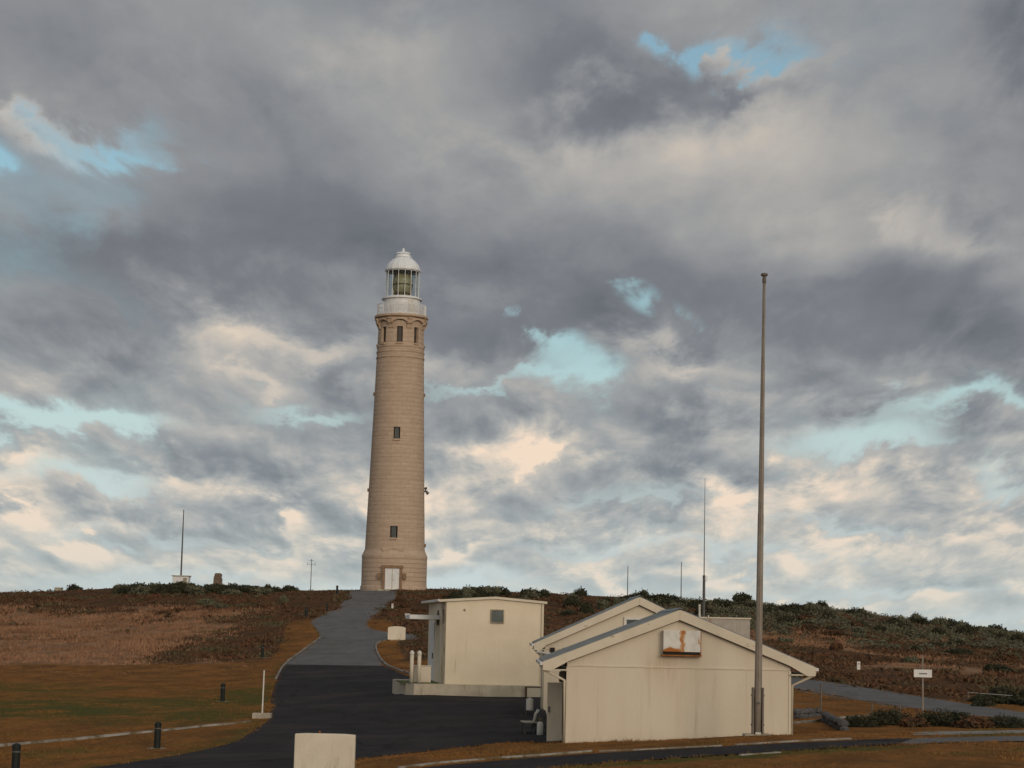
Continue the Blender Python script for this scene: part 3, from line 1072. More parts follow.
# ------------------------------------------------------------------ buildings
def gabled_house(t, hw, depth, zw, rise, over, verge, wall_mat='cream_sheet', base=-.6):
    """walls hw to each side of the ridge; eaves overhang 'over'; ridge rises 'rise' above the outer eave edge"""
    ze = zw                                    # height of the outer eave edge (top of roof)
    slope = rise / (hw + over)
    thick = .32
    def roof_z(x):
        return ze + rise - abs(x) * slope
    out = [(-hw, base), (hw, base), (hw, roof_z(hw) - .10), (0, roof_z(0) - .10), (-hw, roof_z(-hw) - .10)]
    MB().prism(out, 0, depth).build('wall', wall_mat, t)
    r = MB()
    xo = hw + over
    for s in (-1, 1):
        pr = [(0, roof_z(0) + .0), (s * xo, roof_z(xo)), (s * xo, roof_z(xo) - .07), (0, roof_z(0) - .07)]
        if s > 0:
            pr = pr[::-1]
        r.prism(pr, -verge - .035, depth + verge + .03)
    rf = r.build('roof', 'roof_metal', t)
    ribs = MB()
    for s in (-1, 1):                          # raised ribs of the sheeting
        y = -verge + .1
        while y < depth + verge:
            pr = [(s * .05, roof_z(.05) + .035), (s * xo, roof_z(xo) + .035), (s * xo, roof_z(xo) + .002), (s * .05, roof_z(.05) + .002)]
            if s > 0:
                pr = pr[::-1]
            ribs.prism(pr, y, y + .04)
            y += .28
    ribs.build('sheet_ribs', 'roof_metal', rf)
    MB().prism([(-.16, roof_z(.16) + .045), (0, roof_z(0) + .045), (.16, roof_z(.16) + .045), (0, roof_z(0) + .075)], -verge - .03, depth + verge + .03).build('ridge_cap', 'roof_metal', rf)
    for s in (-1, 1):                          # barge boards on the front gable
        pr = [(s * .003, roof_z(0) - .002), (s * (xo + .02), roof_z(xo + .02) - .004), (s * (xo + .02), roof_z(xo) - .30), (s * (xo - .25), roof_z(xo) - .32), (s * (hw - .05), roof_z(hw - .05) - thick), (s * .003, roof_z(0) - thick - .03)]
        if s > 0:
            pr = pr[::-1]
        MB().prism(pr, -verge - .06, -verge + .0).build('barge_board', 'cream_trim', t)
        sh = [(s * .003, roof_z(0) - thick - .035), (s * (hw - .05), roof_z(hw - .05) - thick - .005), (s * (hw - .05), roof_z(hw - .05) - thick - .035), (s * .003, roof_z(0) - thick - .065)]
        if s > 0:
            sh = sh[::-1]
        MB().prism(sh, -.02, -.002).build('rake_mould', 'joint_grey', t)
        g = MB()                               # gutter along the eave
        gx = s * (xo + .065)
        zq = roof_z(xo) - .02
        g.box(min(gx - .06, gx + .06), max(gx - .06, gx + .06), -verge - .05, depth + verge, zq - .12, zq - .01)
        g.build('gutter', 'white_paint', rf, bevel=.02)
        # soffit under the eave
        x0, x1 = sorted((s * (hw + .004), s * (xo - .01)))
        MB().box(x0, x1, -verge + .005, depth + verge - .01, roof_z(xo) - .30, roof_z(xo) - .26).build('soffit', 'cream_trim', t)
        d = MB()
        px = s * (hw + .07)
        d.tube([(s * (xo + .03), -verge + .10, zq - .12), (s * (xo - .02), -verge + .10, zq - .26), (px, .06, zq - .62), (px, .06, -.1)], .055, 10)
        d.build('downpipe', 'cream_trim', t, smooth=True)
    b = MB()
    zb = roof_z(hw) - .45
    b.box(-hw + .02, hw - .02, -.028, -.002, zb - .022, zb + .022)
    b.build('cover_strip', 'cream_trim', t)
    def batten(x0, x1, y0, y1, z0, z1):
        MB().box(x0, x1, y0, y1, z0, z1).build('joint_batten', 'cream_sheet', t)
    for x in (-2.75, -1.25, -.02, .62, 2.35):
        batten(x - .016, x + .016, -.008, -.0015, base + .1, zb - .04)
    batten(-.025, .025, -.012, -.0012, zb + .04, roof_z(0) - thick - .1)
    for s in (-1, 1):
        x0, x1 = sorted((s * (hw - .06), s * (hw + .02)))
        batten(x0, x1, -.03, .05, base, zb - .04)
    return roof_z


def house_front():
    a = R(0.2)
    c = at(678, 740, 69.6)
    t = thing('gabled_building', 'nearest cream gabled building with a rusty white box under its gable', 'building', (c.x, c.y, -3.95), a)
    rz = gabled_house(t, 3.85, 7.5, 2.98, 1.86, .82, .16, 'cream_sheet_stained')
    # rusted air conditioner housing under the gable
    x0, x1, z0, z1 = -.57, .71, 3.40, 4.13
    box = MB().box(x0, x1, -.34, -.004, z0, z1).build('air_conditioner', 'rust_white', t, bevel=.015)
    MB().box(x0 + .02, x1 - .02, -.30, -.004, z0 - .10, z0 - .001).build('vent_slot', 'dark_gap', box)
    MB().box(x0 - .05, x1 + .05, -.33, -.005, z0 - .145, z0 - .102).build('support_tray', 'rust', box)
    MB().box(x1 + .002, x1 + .05, -.06, -.004, z0 - .1, z1 + .02).build('side_flange', 'rust', box)
    # left side: door, narrow window
    d = MB().box(-.56, 0, -.022, .022, .12, 2.2).build('door', 'cream_trim', t, loc=(-3.90, 2.4, 0), rz=R(-12))
    MB().box(-.51, -.45, -.07, -.023, 1.15, 1.35).build('handle', 'dark_steel', d)
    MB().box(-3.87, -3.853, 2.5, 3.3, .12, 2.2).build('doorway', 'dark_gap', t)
    w = MB().box(-3.90, -3.853, .55, 1.35, .55, 2.15).build('window', 'pane', t)
    MB().box(-3.95, -3.853, .42, .548, .45, 2.25).box(-3.95, -3.853, 1.352, 1.48, .45, 2.25).box(-3.95, -3.853, .549, 1.351, .45, .545).box(-3.95, -3.853, .549, 1.351, 2.155, 2.25).build('frame', 'brown_wood', w)
    MB().box(-4.10, -3.853, .10, .75, 2.28, 2.62).build('dark_eave_box', 'dark_gap', t)  # plain dark box under the left eave, near the front corner
    MB().box(-4.3, -3.853, 2.0, 4.9, -.4, .10).build('doorstep', 'concrete', t)
    return t


def house_rear():
    a = R(0.2)
    c = at(638, 700, 88)
    t = thing('gabled_building', 'rear cream gabled building with a white window high in its gable', 'building', (c.x, c.y, -3.55), a)
    rz = gabled_house(t, 4.1, 6.5, 3.10, 2.10, .45, .14)
    w = MB().box(-.55, 1.10, -.05, -.004, 3.52, 4.20).build('window', 'pane', t)
    MB().box(-.66, -.551, -.09, -.003, 3.42, 4.31).box(1.101, 1.21, -.09, -.003, 3.42, 4.31).box(-.55, 1.10, -.09, -.003, 4.201, 4.31).box(-.55, 1.10, -.09, -.003, 3.42, 3.519).box(.24, .32, -.085, -.051, 3.52, 4.20).box(-.55, .239, -.084, -.0512, 3.94, 3.99).box(.321, 1.10, -.084, -.0512, 3.94, 3.99).build('frame', 'white_paint', w)
    for x in (-3.86, -3.30):
        MB().box(x, x + .2, -.12, -.003, 2.62, 2.92).build('vent', 'dark_gap', t)
    MB().tube([(-4.45, -.28, 2.72), (-3.2, -.24, 2.56), (-2.2, -.22, 2.44)], .06, 8).build('overflow_pipe', 'white_paint', t, smooth=True)


def block_store():
    a = R(8.0)
    c = at(444.5, 683.5, 105)
    zb = c.z
    t = thing('store_building', 'tall pale cream block store with a low roof and one small window', 'building', (c.x, c.y, zb), a)
    W, D, H = 5.15, 9.0, 4.22
    wall = MB().prism([(0, -.8), (W, -.8), (W, H), (W / 2, H + .2), (0, H)], 0, D).build('wall', 'cream_block', t)
    MB().prism([(-.36, H - .01), (W / 2, H + .205), (W + .15, H + .005), (W + .15, H + .13), (W / 2, H + .33), (-.36, H + .115)], -.14, D + .15).build('roof', 'cream_trim', t)
    MB().box(-.46, -.365, -.12, D, H + .0, H + .13).build('gutter', 'white_paint', t, bevel=.02)
    w = MB().box(2.38, 2.98, -.03, -.004, 3.22, 3.82).build('window', 'pane', t)
    MB().box(2.32, 2.379, -.06, -.003, 3.16, 3.88).box(2.981, 3.04, -.06, -.003, 3.16, 3.88).box(2.38, 2.98, -.06, -.003, 3.821, 3.88).box(2.38, 2.98, -.08, -.003, 3.16, 3.219).build('frame', 'joint_grey', w)
    d = MB().box(-.06, -.004, 5.4, 7.9, .02, 3.2).build('door', 'sign_white', t)
    MB().box(-.12, -.061, 5.55, 5.65, 1.2, 1.5).build('handle', 'dark_steel', d)
    # rounded louvre over the canopy
    pr = [(-.035, 0)]
    m_ = MB()
    for i in range(13):
        q = math.pi * i / 12
        m_.v.append((-.03, 3.9 + .55 * math.cos(q), 3.35 + .48 * math.sin(q)))
    m_.v += [(-.03, 3.35, 3.0), (-.03, 4.45, 3.0)]
    m_.f.append(tuple(range(15)))
    m_.add([(-.004, p[1], p[2]) for p in m_.v[:15]], [tuple(range(14, -1, -1))])
    m_.f += [(i, (i + 1) % 15, 15 + (i + 1) % 15, 15 + i) for i in range(15)]
    m_.build('louvre', 'brown_wood', t)
    MB().box(-1.65, -.003, 2.9, 5.2, 3.30, 3.54).build('canopy', 'sign_white', t, bevel=.03)
    MB().tube([(-.1, 1.1, H), (-.1, 1.1, 2.9), (-.1, 1.1, .05)], .05, 8).build('downpipe', 'cream_trim', t)
    MB().box(-.05, -.004, .9, 1.2, 3.1, 3.85).build('wall_vent', 'joint_grey', t)
    MB().tube([(-.05, .08, .02), (-.05, .08, H)], .035, 6).build('corner_bead', 'joint_grey', t)
    MB().tube([(W - .1, -.06, .05), (W - .1, -.06, H)], .04, 6).build('downpipe', 'cream_trim', t)
    MB().tube([(.95, -.002, 3.78), (.95, -.06, 3.86)], .05, 6).build('spout', 'joint_grey', t)
    # loading platform in front of and beside it
    pf = thing('loading_platform', 'low stained concrete loading platform in front of the pale block store', 'platform', (c.x, c.y, zb), a)
    o = [(-1.98, .40), (-1.62, -.38), (5.2, -1.15), (5.2, -.02), (-.02, -.02), (-.02, 8.6), (-1.98, 8.6)]
    MBp = MB()
    n = len(o)
    MBp.add([(x, y, -.95) for x, y in o] + [(x, y, -.03) for x, y in o], [tuple(range(n - 1, -1, -1)), tuple(range(n, 2 * n))] + [(i, (i + 1) % n, n + (i + 1) % n, n + i) for i in range(n)])
    MBp.build('slab', 'platform_concrete', pf)
    h = MB().box(4.16, 5.08, -1.20, -1.10, -.62, -.10).build('hatch', 'cream_trim', pf)
    MB().box(4.08, 4.155, -1.22, -1.06, -.64, -.04).box(5.085, 5.16, -1.22, -1.06, -.64, -.04).box(4.16, 5.08, -1.22, -1.06, -.095, -.04).build('frame', 'brown_wood', h)
    MB().box(-2.2, -.25, .4, 4.0, -.028, .03).build('moss_patch', 'moss', pf)
    R2 = Matrix.Rotation(a, 3, 'Z')
    def loc(x, y, z):
        return Vector((c.x, c.y, zb)) + R2 @ Vector((x, y, z))
    post = thing('platform_post', 'left of two cream posts with rounded caps on the loading platform', 'post', loc(-1.72, .1, -.03), a)
    MB().tube([(0, 0, 0), (0, 0, 1.52)], .10, 14).build('post_body', 'cream_trim', post, smooth=True)
    MB().lathe([(.12, 1.5), (.125, 1.56), (.10, 1.64), (.05, 1.69), (.01, 1.70)], 14).build('cap', 'white_paint', post, smooth=True)
    MB().lathe([(.16, -.01), (.16, .04), (.10, .06)], 14, True).build('foot_plate', 'dark_steel', post)
    post['group'] = 'cream posts on the loading platform'
    dup(post, loc(-1.34, .02, -.03), 'right of two cream posts with rounded caps on the loading platform')
    cb = thing('meter_cabinet', 'small cream cabinet between the posts and the store wall on the platform', 'cabinet', loc(-1.1, .75, -.03), a)
    MB().box(-.42, .42, -.3, .3, .05, .88).build('cabinet_body', 'cream_block', cb, bevel=.02)
    MB().box(-.46, .46, -.34, .34, .885, .93).build('lid', 'cream_trim', cb, bevel=.01)
    MB().box(-.36, .36, -.325, -.302, .1, .82).build('cabinet_door', 'cream_trim', cb)


house_rear()
house_front()
block_store()


# ------------------------------------------------------------------ flagpole
def flagpole():
    b = ground(757.5, 733.5)
    b = at(757.5, 733.0, 66)
    z0 = gz(b.x, b.y)
    top = at(764.2, 274, 66).z - z0
    t = thing('flagpole', 'tall bare grey flagpole standing in front of the nearest gabled building', 'flagpole', (b.x, b.y, z0))
    n = 16
    prof = [(.0, .12), (1.5, .125), (2.0, .12), (7.2, .098), (7.25, .092), (12.2, .066), (12.24, .06), (top - .3, .05)]
    MB().tube([(z * .0085, 0, z) for z, r in prof], [r for z, r in prof], n).build('pole', 'pale_pole', t, smooth=True)
    tr = MB().lathe([(.05, top - .32), (.065, top - .30), (.065, top - .12), (.04, top - .10), (.10, top - .07), (.13, top - .03), (.10, top + .02), (.02, top + .04)], 14).build('truck', 'grey_steel', t, smooth=True)
    tr.location.x = top * .0085
    tb = MB()
    for s in (-1, 1):
        tb.box(*sorted((s * .128, s * .19)), -.13, .13, -.4, 1.55)
    tb.box(-.175, .175, .112, .15, .1, 1.40)
    tb.build('tabernacle', 'grey_steel', t, bevel=.015)
    for z in (1.3, .35):
        MB().tube([(-.22, 0, z), (.22, 0, z)], .03, 8).build('pivot_bolt', 'dark_steel', t)
    MB().box(-.45, .45, -.4, .4, -.3, .05).build('base_slab', 'concrete', t, bevel=.03)
    MB().box(-.09, .09, -.2, -.115, .051, .11).build('heel_block', 'white_paint', t)
    MB().tube([(.0, -.135, 1.1), (top * .0085, -.075, top - .2)], .006, 4).build('halyard', 'pale_pole', t)
    MB().box(-.05, .05, -.16, -.128, 1.02, 1.08).build('cleat', 'dark_steel', t)


flagpole()


# ------------------------------------------------------------------ bollards and small furniture
def bollards():
    spots = [((15, 777), 'dark green bollard at the near left corner beside the pale kerb', 1.0),
             ((157, 748.5), 'dark green bollard by the kerb on a square concrete pad, nearest the asphalt edge', 1.0),
             ((222.5, 701.5), 'dark green bollard in the lawn left of the white stake', 1.0),
             ((262.5, 657.5), 'dark bollard at the far edge of the lawn left of the road', 1.0),
             ((306, 617), 'dark bollard among the heath where the road widens below the lighthouse', 1.0),
             ((327, 611.5), 'small dark bollard on the grassy verge just below the lighthouse', .8),
             ((337, 594.5), 'topmost dark bollard, beside the road end at the lighthouse', 1.0)]
    first = None
    for i, ((px, py), lab, s) in enumerate(spots):
        p = ground(px, py)
        p.z = gz(p.x, p.y)
        if i == 0:
            t = first = thing('bollard', lab, 'bollard', p, group='dark bollards along the left of the road')
            MB().lathe([(.125, -.2), (.125, .86), (.135, .87), (.135, .93), (.105, .97), (.04, 1.0), (.005, 1.005)], 16).build('bollard_body', 'bollard_green', t, smooth=False)
            MB().lathe([(.126, .73), (.1275, .735), (.1275, .765), (.126, .77)], 16).build('band', 'dark_steel', t)
            MB().box(-.32, .32, -.3, .3, -.25, .02).build('concrete_pad', 'slab_grey', t, bevel=.02)
        else:
            dup(first, p, lab, rz=random.uniform(-.2, .2), scale=(s, s, s))


bollards()


def stake():
    p = ground(262, 718)
    t = thing('marker_stake', 'thin white stake in a concrete foot at the edge of the asphalt', 'stake', (p.x, p.y, gz(p.x, p.y)))
    MB().tube([(0, 0, 0), (0.02, 0, 2.12)], .035, 10).build('pole', 'white_paint', t)
    MB().box(-.42, .42, -.25, .25, -.1, .22).build('concrete_foot', 'concrete', t, bevel=.03)


def blocks():
    p = at(324, 779, 59)
    t = thing('blank_panel', 'large blank cream panel on short legs at the bottom edge of the asphalt', 'panel', (p.x, p.y, gz(p.x, p.y)), R(-2), group='blank cream panels by the road')
    zt = at(324, 733.5, 59).z - gz(p.x, p.y)
    pts = [(-.88, .03), (.88, .03), (.88, zt - .02), (.55, zt), (-.55, zt), (-.88, zt - .02)]
    MB().prism(pts, -.12, .12).build('panel', 'panel_cream', t, bevel=.03)
    MB().box(-.7, -.5, -.2, .2, -.2, .025).box(.5, .7, -.2, .2, -.2, .025).build('foot', 'concrete', t)
    MB().tube([(-.17, 0, zt - .02), (-.17, 0, zt + .07)], .03, 8).build('lifting_pin', 'rust', t)
    p = ground(396.5, 640.0)
    t2 = thing('blank_panel', 'smaller blank cream panel with a curved top on the grass beside the upper road', 'panel', (p.x, p.y, gz(p.x, p.y)), R(2), group='blank cream panels by the road')
    s = p.y / F
    w, h = 8.8 * s, 13.5 * s
    pts = [(-w, .02), (w, .02), (w, h - .14)] + [(w * math.cos(q), h - .14 + .14 * math.sin(q)) for q in [math.pi * i / 8 for i in range(1, 8)]] + [(-w, h - .14)]
    MB().prism(pts, -.15, .15).build('panel', 'panel_cream', t2, bevel=.02)
    MB().box(-w * .7, w * .7, -.3, .3, -.3, .015).build('foot', 'concrete', t2)


stake()
blocks()


def yard_clutter():
    # bench by the side wall of the nearest building, with the things left around it
    b = ground(530, 733)
    t = thing('bench', 'low dark bench with a pale plank seat beside the building wall', 'bench', (b.x, b.y, gz(b.x, b.y)), R(6))
    MB().box(-.32, .32, -.6, .6, .40, .45).build('seat', 'concrete', t, bevel=.01)
    for x in (-.26, .26):
        for y in (-.5, .5):
            MB().box(x - .035, x + .035, y - .035, y + .035, -.05, .398).build('leg', 'dark_steel', t)
    MB().box(-.25, .25, -.03, .03, .18, .22).build('rail', 'dark_steel', t)
    p = ground(538.5, 733)
    k = p.y / F
    z = gz(p.x, p.y)
    t = thing('covered_trolley', 'folded grey tarpaulin draped over a trolley against the building wall', 'trolley', (p.x, p.y, z))
    m_ = MB()
    rng = np.random.default_rng(4)
    rings = [(.26, .02), (.30, .2), (.25, .45), (.20, .65), (.15, .82), (.06, .92), (.01, .94)]
    m_.lathe(rings, 18)
    m_.v = [(x * (1 + .28 * math.sin(5 * math.atan2(y, x) + z * 3)) + .10 * z, y * (1 + .22 * math.sin(4 * math.atan2(y, x) - z * 4)), z + .03 * math.sin(9 * x)) for x, y, z in m_.v]
    m_.build('tarpaulin', 'stone_grey', t, smooth=True)
    MB().tube([(-.2, -.1, .3), (-.12, -.2, .75), (-.02, -.22, .90)], .06, 8).build('rolled_edge', 'white_paint', t, smooth=True)
    for x in (-.2, .2):
        MB().tube([(x, -.3, .08), (x + .05, -.3, .08)], .09, 12).build('wheel', 'dark_steel', t)
    p = ground(541, 734.5)
    t = thing('gas_bottle', 'small white gas bottle standing at the foot of the covered trolley', 'gas bottle', (p.x - .05, p.y - .45, gz(p.x, p.y - .45)))
    MB().lathe([(.11, 0), (.12, .03), (.12, .40), (.09, .48), (.04, .51)], 16, True).build('cylinder', 'white_paint', t, smooth=True)
    MB().lathe([(.03, .50), (.03, .58), (.05, .585), (.05, .62), (.01, .63)], 10).build('valve', 'brass', t)
    p = ground(546, 731.5)
    t = thing('plant_tub', 'dark low plant tub in the corner beside the doorstep', 'tub', (p.x - .12, p.y, gz(p.x, p.y)))
    MB().lathe([(.16, 0), (.24, .3), (.26, .3), (.26, .34), (.20, .34), (.19, .28), (.01, .28)], 16).build('tub', 'bollard_green', t)
    lf = leaf_cloud(120, .3, .25, .07, 5)
    lf.v = [(x, y, z + .28) for x, y, z in lf.v]
    lf.build('foliage', 'leaf_dark', t)
    # white water drum on its stand beyond the bench
    p = ground(529.5, 715)
    t = thing('water_drum', 'upright white drum on a dark stand beyond the bench', 'drum', (p.x, p.y, gz(p.x, p.y)))
    MB().lathe([(.155, .22), (.16, .25), (.16, .40), (.17, .41), (.16, .42), (.16, .68), (.15, .72), (.05, .74), (.05, .77), (.01, .77)], 16).build('drum', 'white_paint', t)
    MB().box(-.2, .2, -.2, .2, .17, .215).box(-.18, -.14, -.18, -.14, -.1, .169).box(.14, .18, -.18, -.14, -.1, .169).box(-.18, -.14, .14, .18, -.1, .169).box(.14, .18, .14, .18, -.1, .169).build('stand', 'dark_steel', t)


# ------------------------------------------------------------------ vegetation
def leaf_cloud(n, rx, rz, size, seed, clumps=None, flat=.0):
    """n small leaf faces spread through a clumpy volume"""
    rng = np.random.default_rng(seed)
    mb = MB()
    if clumps is None:
        clumps = [(0, 0, 0, 1)]
    cl = np.array(clumps)
    pick = rng.choice(len(cl), n, p=cl[:, 3] ** 2 / (cl[:, 3] ** 2).sum())
    d = rng.normal(size=(n, 3))
    d /= np.linalg.norm(d, axis=1)[:, None]
    d[:, 2] = np.abs(d[:, 2]) * .95 - .12
    rad = rng.random(n) ** .32
    rad *= 1 + .22 * np.sin(d[:, 0] * 7 + seed) * np.sin(d[:, 1] * 6 + 2 * seed)
    c = cl[pick]
    p = c[:, :3] * [rx, rx, rz] + d * rad[:, None] * c[:, 3:4] * [rx, rx, rz]
    for i in range(n):
        nrm = Vector(d[i]) + Vector(rng.normal(size=3)) * .7
        nrm.normalize()
        a = nrm.orthogonal().normalized()
        b = nrm.cross(a)
        q = rng.random() * 6.28
        u, w = a * math.cos(q) + b * math.sin(q), b * math.cos(q) - a * math.sin(q)
        s = size * (.6 + .9 * rng.random())
        o = Vector(p[i])
        k = len(mb.v)
        mb.v += [tuple(o - u * s), tuple(o + w * s * .5), tuple(o + u * s), tuple(o - w * s * .5)]
        mb.f.append((k, k + 1, k + 2, k + 3))
    return mb


def shrub_mesh(m, seed, n=1500, size=.078):
    rng = random.Random(seed)
    cl = [(0, 0, .05, .7)]
    for i in range(rng.randint(5, 8)):
        a = rng.random() * 6.28
        r = rng.uniform(.3, .68)
        cl.append((r * math.cos(a), r * math.sin(a), rng.uniform(-.05, .42) * (1 - r * .5), rng.uniform(.26, .48)))
    mb = leaf_cloud(n, 1.0, 1.0, size, seed, cl)
    mb.v = [(x, y, max(z, -.15)) for x, y, z in mb.v]
    o = mb.build('shrub', m)
    # twiggy stems inside
    return o


def make_vegetation():
    proto = {}
    for kind, m in (('grey', 'leaf_grey'), ('dark', 'leaf_dark'), ('brown', 'leaf_brown')):
        proto[kind] = []
        for i in range(5):
            o = shrub_mesh(m, 10 * i + {'grey': 1, 'dark': 2, 'brown': 3}[kind])
            proto[kind].append(o.data)
            bpy.data.objects.remove(o)

    proto['near'] = []
    for i, m in enumerate(('leaf_dark', 'leaf_dark', 'leaf_brown', 'leaf_dark')):
        o = shrub_mesh(m, 70 + i, 5200, .036)
        proto['near'].append(o.data)
        bpy.data.objects.remove(o)

    def put(kind, p, w, h, label, group, rng=random):
        o = bpy.data.objects.new('shrub', rng.choice(proto[kind]))
        COL.objects.link(o)
        o.location = (p[0], p[1], gz(p[0], p[1]) - .05)
        o.rotation_euler.z = rng.random() * 6.28
        o.scale = (w / 2, w / 2 * rng.uniform(.85, 1.15), h)
        tag(o, label, 'shrub', group)
    # single bushes that stand out
    for px, py, w, h, kind, lab in [
            (73, 590, 2.53, 1.45, 'dark', 'lone dark bush at the far left end of the skyline'),
            (188, 588, 1.8, 1.2, 'dark', 'rounded dark bush beside the white hut under the thin mast'),
            (214, 591, 2.6, 1.30, 'dark', 'dark bush hiding the foot of the stone cairn'),
            (232, 590, 2.8, 1.35, 'dark', 'broad dark bush immediately right of the stone cairn'),
            (205, 606, 2.86, 1.30, 'grey', 'pale grey green shrub on the brown slope below the stone cairn'),
            (222, 609, 1.98, 1.01, 'grey', 'small grey shrub just right of the pale one below the cairn'),
            (283, 603, 1.43, 1.30, 'grey', 'small grey shrub on the slope left of the road top'),
            (268, 588, 1.65, 1.30, 'dark', 'spiky dark bush on the skyline right of the stone cairn'),
            (743, 604, 3.30, 2.46, 'dark', 'tallest dark bush on the skyline beside the flagpole'),
            (643, 600, 2.42, 1.89, 'dark', 'round dark bush on the skyline above the rear gable'),
            (822, 609, 2.53, 1.89, 'dark', 'round dark bush on the skyline right of the flagpole'),
            (470, 596, 2.86, 1.74, 'grey', 'grey green bush on the skyline above the block store'),
            (998, 632, 2.86, 1.74, 'dark', 'dark bush near the right end of the skyline'),
            (866, 727, 2.4, .85, 'near', 'dark ragged shrub at the left end of the scrub strip by the footpath'),
            (893, 725, 2.6, 1.1, 'near', 'tallest dark shrub in the strip left of the white sign'),
            (916, 727, 1.6, .7, 'brown', 'brown low shrub at the foot of the white sign'),
            (944, 726, 2.8, 1.1, 'near', 'full dark bush just right of the white sign'),
            (972, 728, 2.0, .75, 'brown', 'flat brown shrub between the green ones by the footpath'),
            (1004, 727, 2.8, .8, 'near', 'green shrub at the right end of the strip by the footpath')]:
        g = ground(px, py)
        put(kind, g, w, h, lab, None)
    for o in list(COL.objects):
        if o.get('group') is None and 'group' in o.keys():
            del o['group']
    # skyline, left of the road
    for i in range(62):
        px = random.choice([random.gauss(150, 28), random.uniform(85, 300), random.gauss(240, 14)])
        p = ground(px, random.uniform(589.5, 595.5))
        big = px < 205
        put(random.choice(['dark', 'dark', 'dark', 'grey']), p, random.uniform(1.8, 3.6), random.uniform(.9, 1.7) * (1.15 if big else .8),
            'low evergreen shrub in the belt along the skyline left of the lighthouse', 'shrubs along the skyline left of the lighthouse')
    # belt along the skyline on the right
    for i in range(100):
        px = random.uniform(448, 1060)
        sky = np.interp(px, [448, 500, 560, 650, 750, 850, 1000, 1060], [597, 593, 595, 601, 606, 613, 633, 642])
        p = ground(px, sky + abs(random.gauss(0, 6)))
        put(random.choice(['dark', 'dark', 'dark', 'grey']), p, random.uniform(1.7, 3.3), random.uniform(.9, 1.9),
            'dark evergreen shrub in the belt along the skyline right of the lighthouse', 'shrubs along the skyline right of the lighthouse')
    # grey green mounds on the slope below it
    for i in range(93):
        px = random.uniform(640, 1040)
        t0 = np.interp(px, [640, 750, 850, 1000, 1060], [612, 614, 620, 640, 650])
        py = t0 + abs(random.gauss(0, 13)) + (3 if px > 850 else 0)
        p = ground(px, min(py, 676))
        put(random.choice(['grey', 'grey', 'grey', 'dark', 'brown']), p, random.uniform(1.4, 3.2), random.uniform(.65, 1.35),
            'rounded shrub on the open slope below the right skyline', 'rounded shrubs on the slope below the right skyline')
    # dark thicket at the right edge above the side road
    for i in range(14):
        p = ground(random.uniform(978, 1055), random.uniform(695, 708))
        put('dark', p, random.uniform(1.4, 2.4), random.uniform(.6, 1.1), 'dark shrub in the thicket beyond the side road at the right edge', 'shrubs of the thicket beyond the side road')
    for i in range(12):
        p = ground(random.uniform(400, 470), random.uniform(600, 622))
        put('brown', p, random.uniform(1.2, 2.2), random.uniform(.4, .8), 'red brown heath shrub on the bank between the road top and the block store', 'heath shrubs on the bank beside the road top')

    # ------------------------------------------------ heath, dry grass and turf: uncountable
    def tufts(name, x, y, hgt, m, blades=5, wid=.05, lean=.5, seed=1, spread=.18):
        rng = np.random.default_rng(seed)
        n = len(x) * blades
        bx = np.repeat(x, blades) + rng.normal(size=n) * spread
        by = np.repeat(y, blades) + rng.normal(size=n) * spread
        z = height(bx, by) - .04
        h = np.repeat(hgt, blades) * rng.uniform(.5, 1.15, n)
        a = rng.random(n) * 6.28
        w = wid * rng.uniform(.6, 1.4, n)
        dx, dy = np.cos(a) * w, np.sin(a) * w
        lx, ly = rng.normal(size=n) * lean * h, rng.normal(size=n) * lean * h
        v = np.empty((n, 3, 3))
        v[:, 0] = np.stack([bx - dx, by - dy, z], 1)
        v[:, 1] = np.stack([bx + dx, by + dy, z], 1)
        v[:, 2] = np.stack([bx + lx, by + ly, z + h], 1)
        me = bpy.data.meshes.new(name)
        me.from_pydata(v.reshape(-1, 3).tolist(), [], np.arange(n * 3).reshape(-1, 3).tolist())
        me.materials.append(M[m])
        o = bpy.data.objects.new(name, me)
        COL.objects.link(o)
        o['kind'] = 'stuff'
        return o

    def scatter(n, x0, x1, y0, y1, keep, seed):
        rng = np.random.default_rng(seed)
        y = np.sqrt(rng.uniform(y0 * y0, y1 * y1, n))
        x = rng.uniform(x0, x1, n) * (y / y1)
        ok = rng.random(n) < keep(x, y)
        for p in PAVED:
            ok &= ~in_poly(x, y, [(q[0], q[1]) for q in p])
        return x[ok], y[ok]
    x, y = scatter(60000, -75, 75, 135, 258, lambda x, y: wildness(x, y) * tan_grass(x, y), 5)
    tag(tufts('dry_grass', x, y, (.12 + .35 * vnoise(x / 4, y / 4, 61)) * np.clip(wildness(x, y), .3, 1), 'straw', 5, .05, .35, 6), 'tall dry tan grass on the slope', 'grass')
    x, y = scatter(70000, -75, 75, 100, 262, lambda x, y: wildness(x, y) * (1 - tan_grass(x, y)) * ramp(vnoise(x / 2.5, y / 4, 63), .35, .6), 7)
    tag(tufts('heath', x, y, (.08 + .42 * vnoise(x / 5, y / 5, 64) ** 1.5) * np.clip(wildness(x, y), .3, 1), 'heath_leaf', 8, .12, .95, 8, .35), 'low red brown heath over the hill', 'heath')
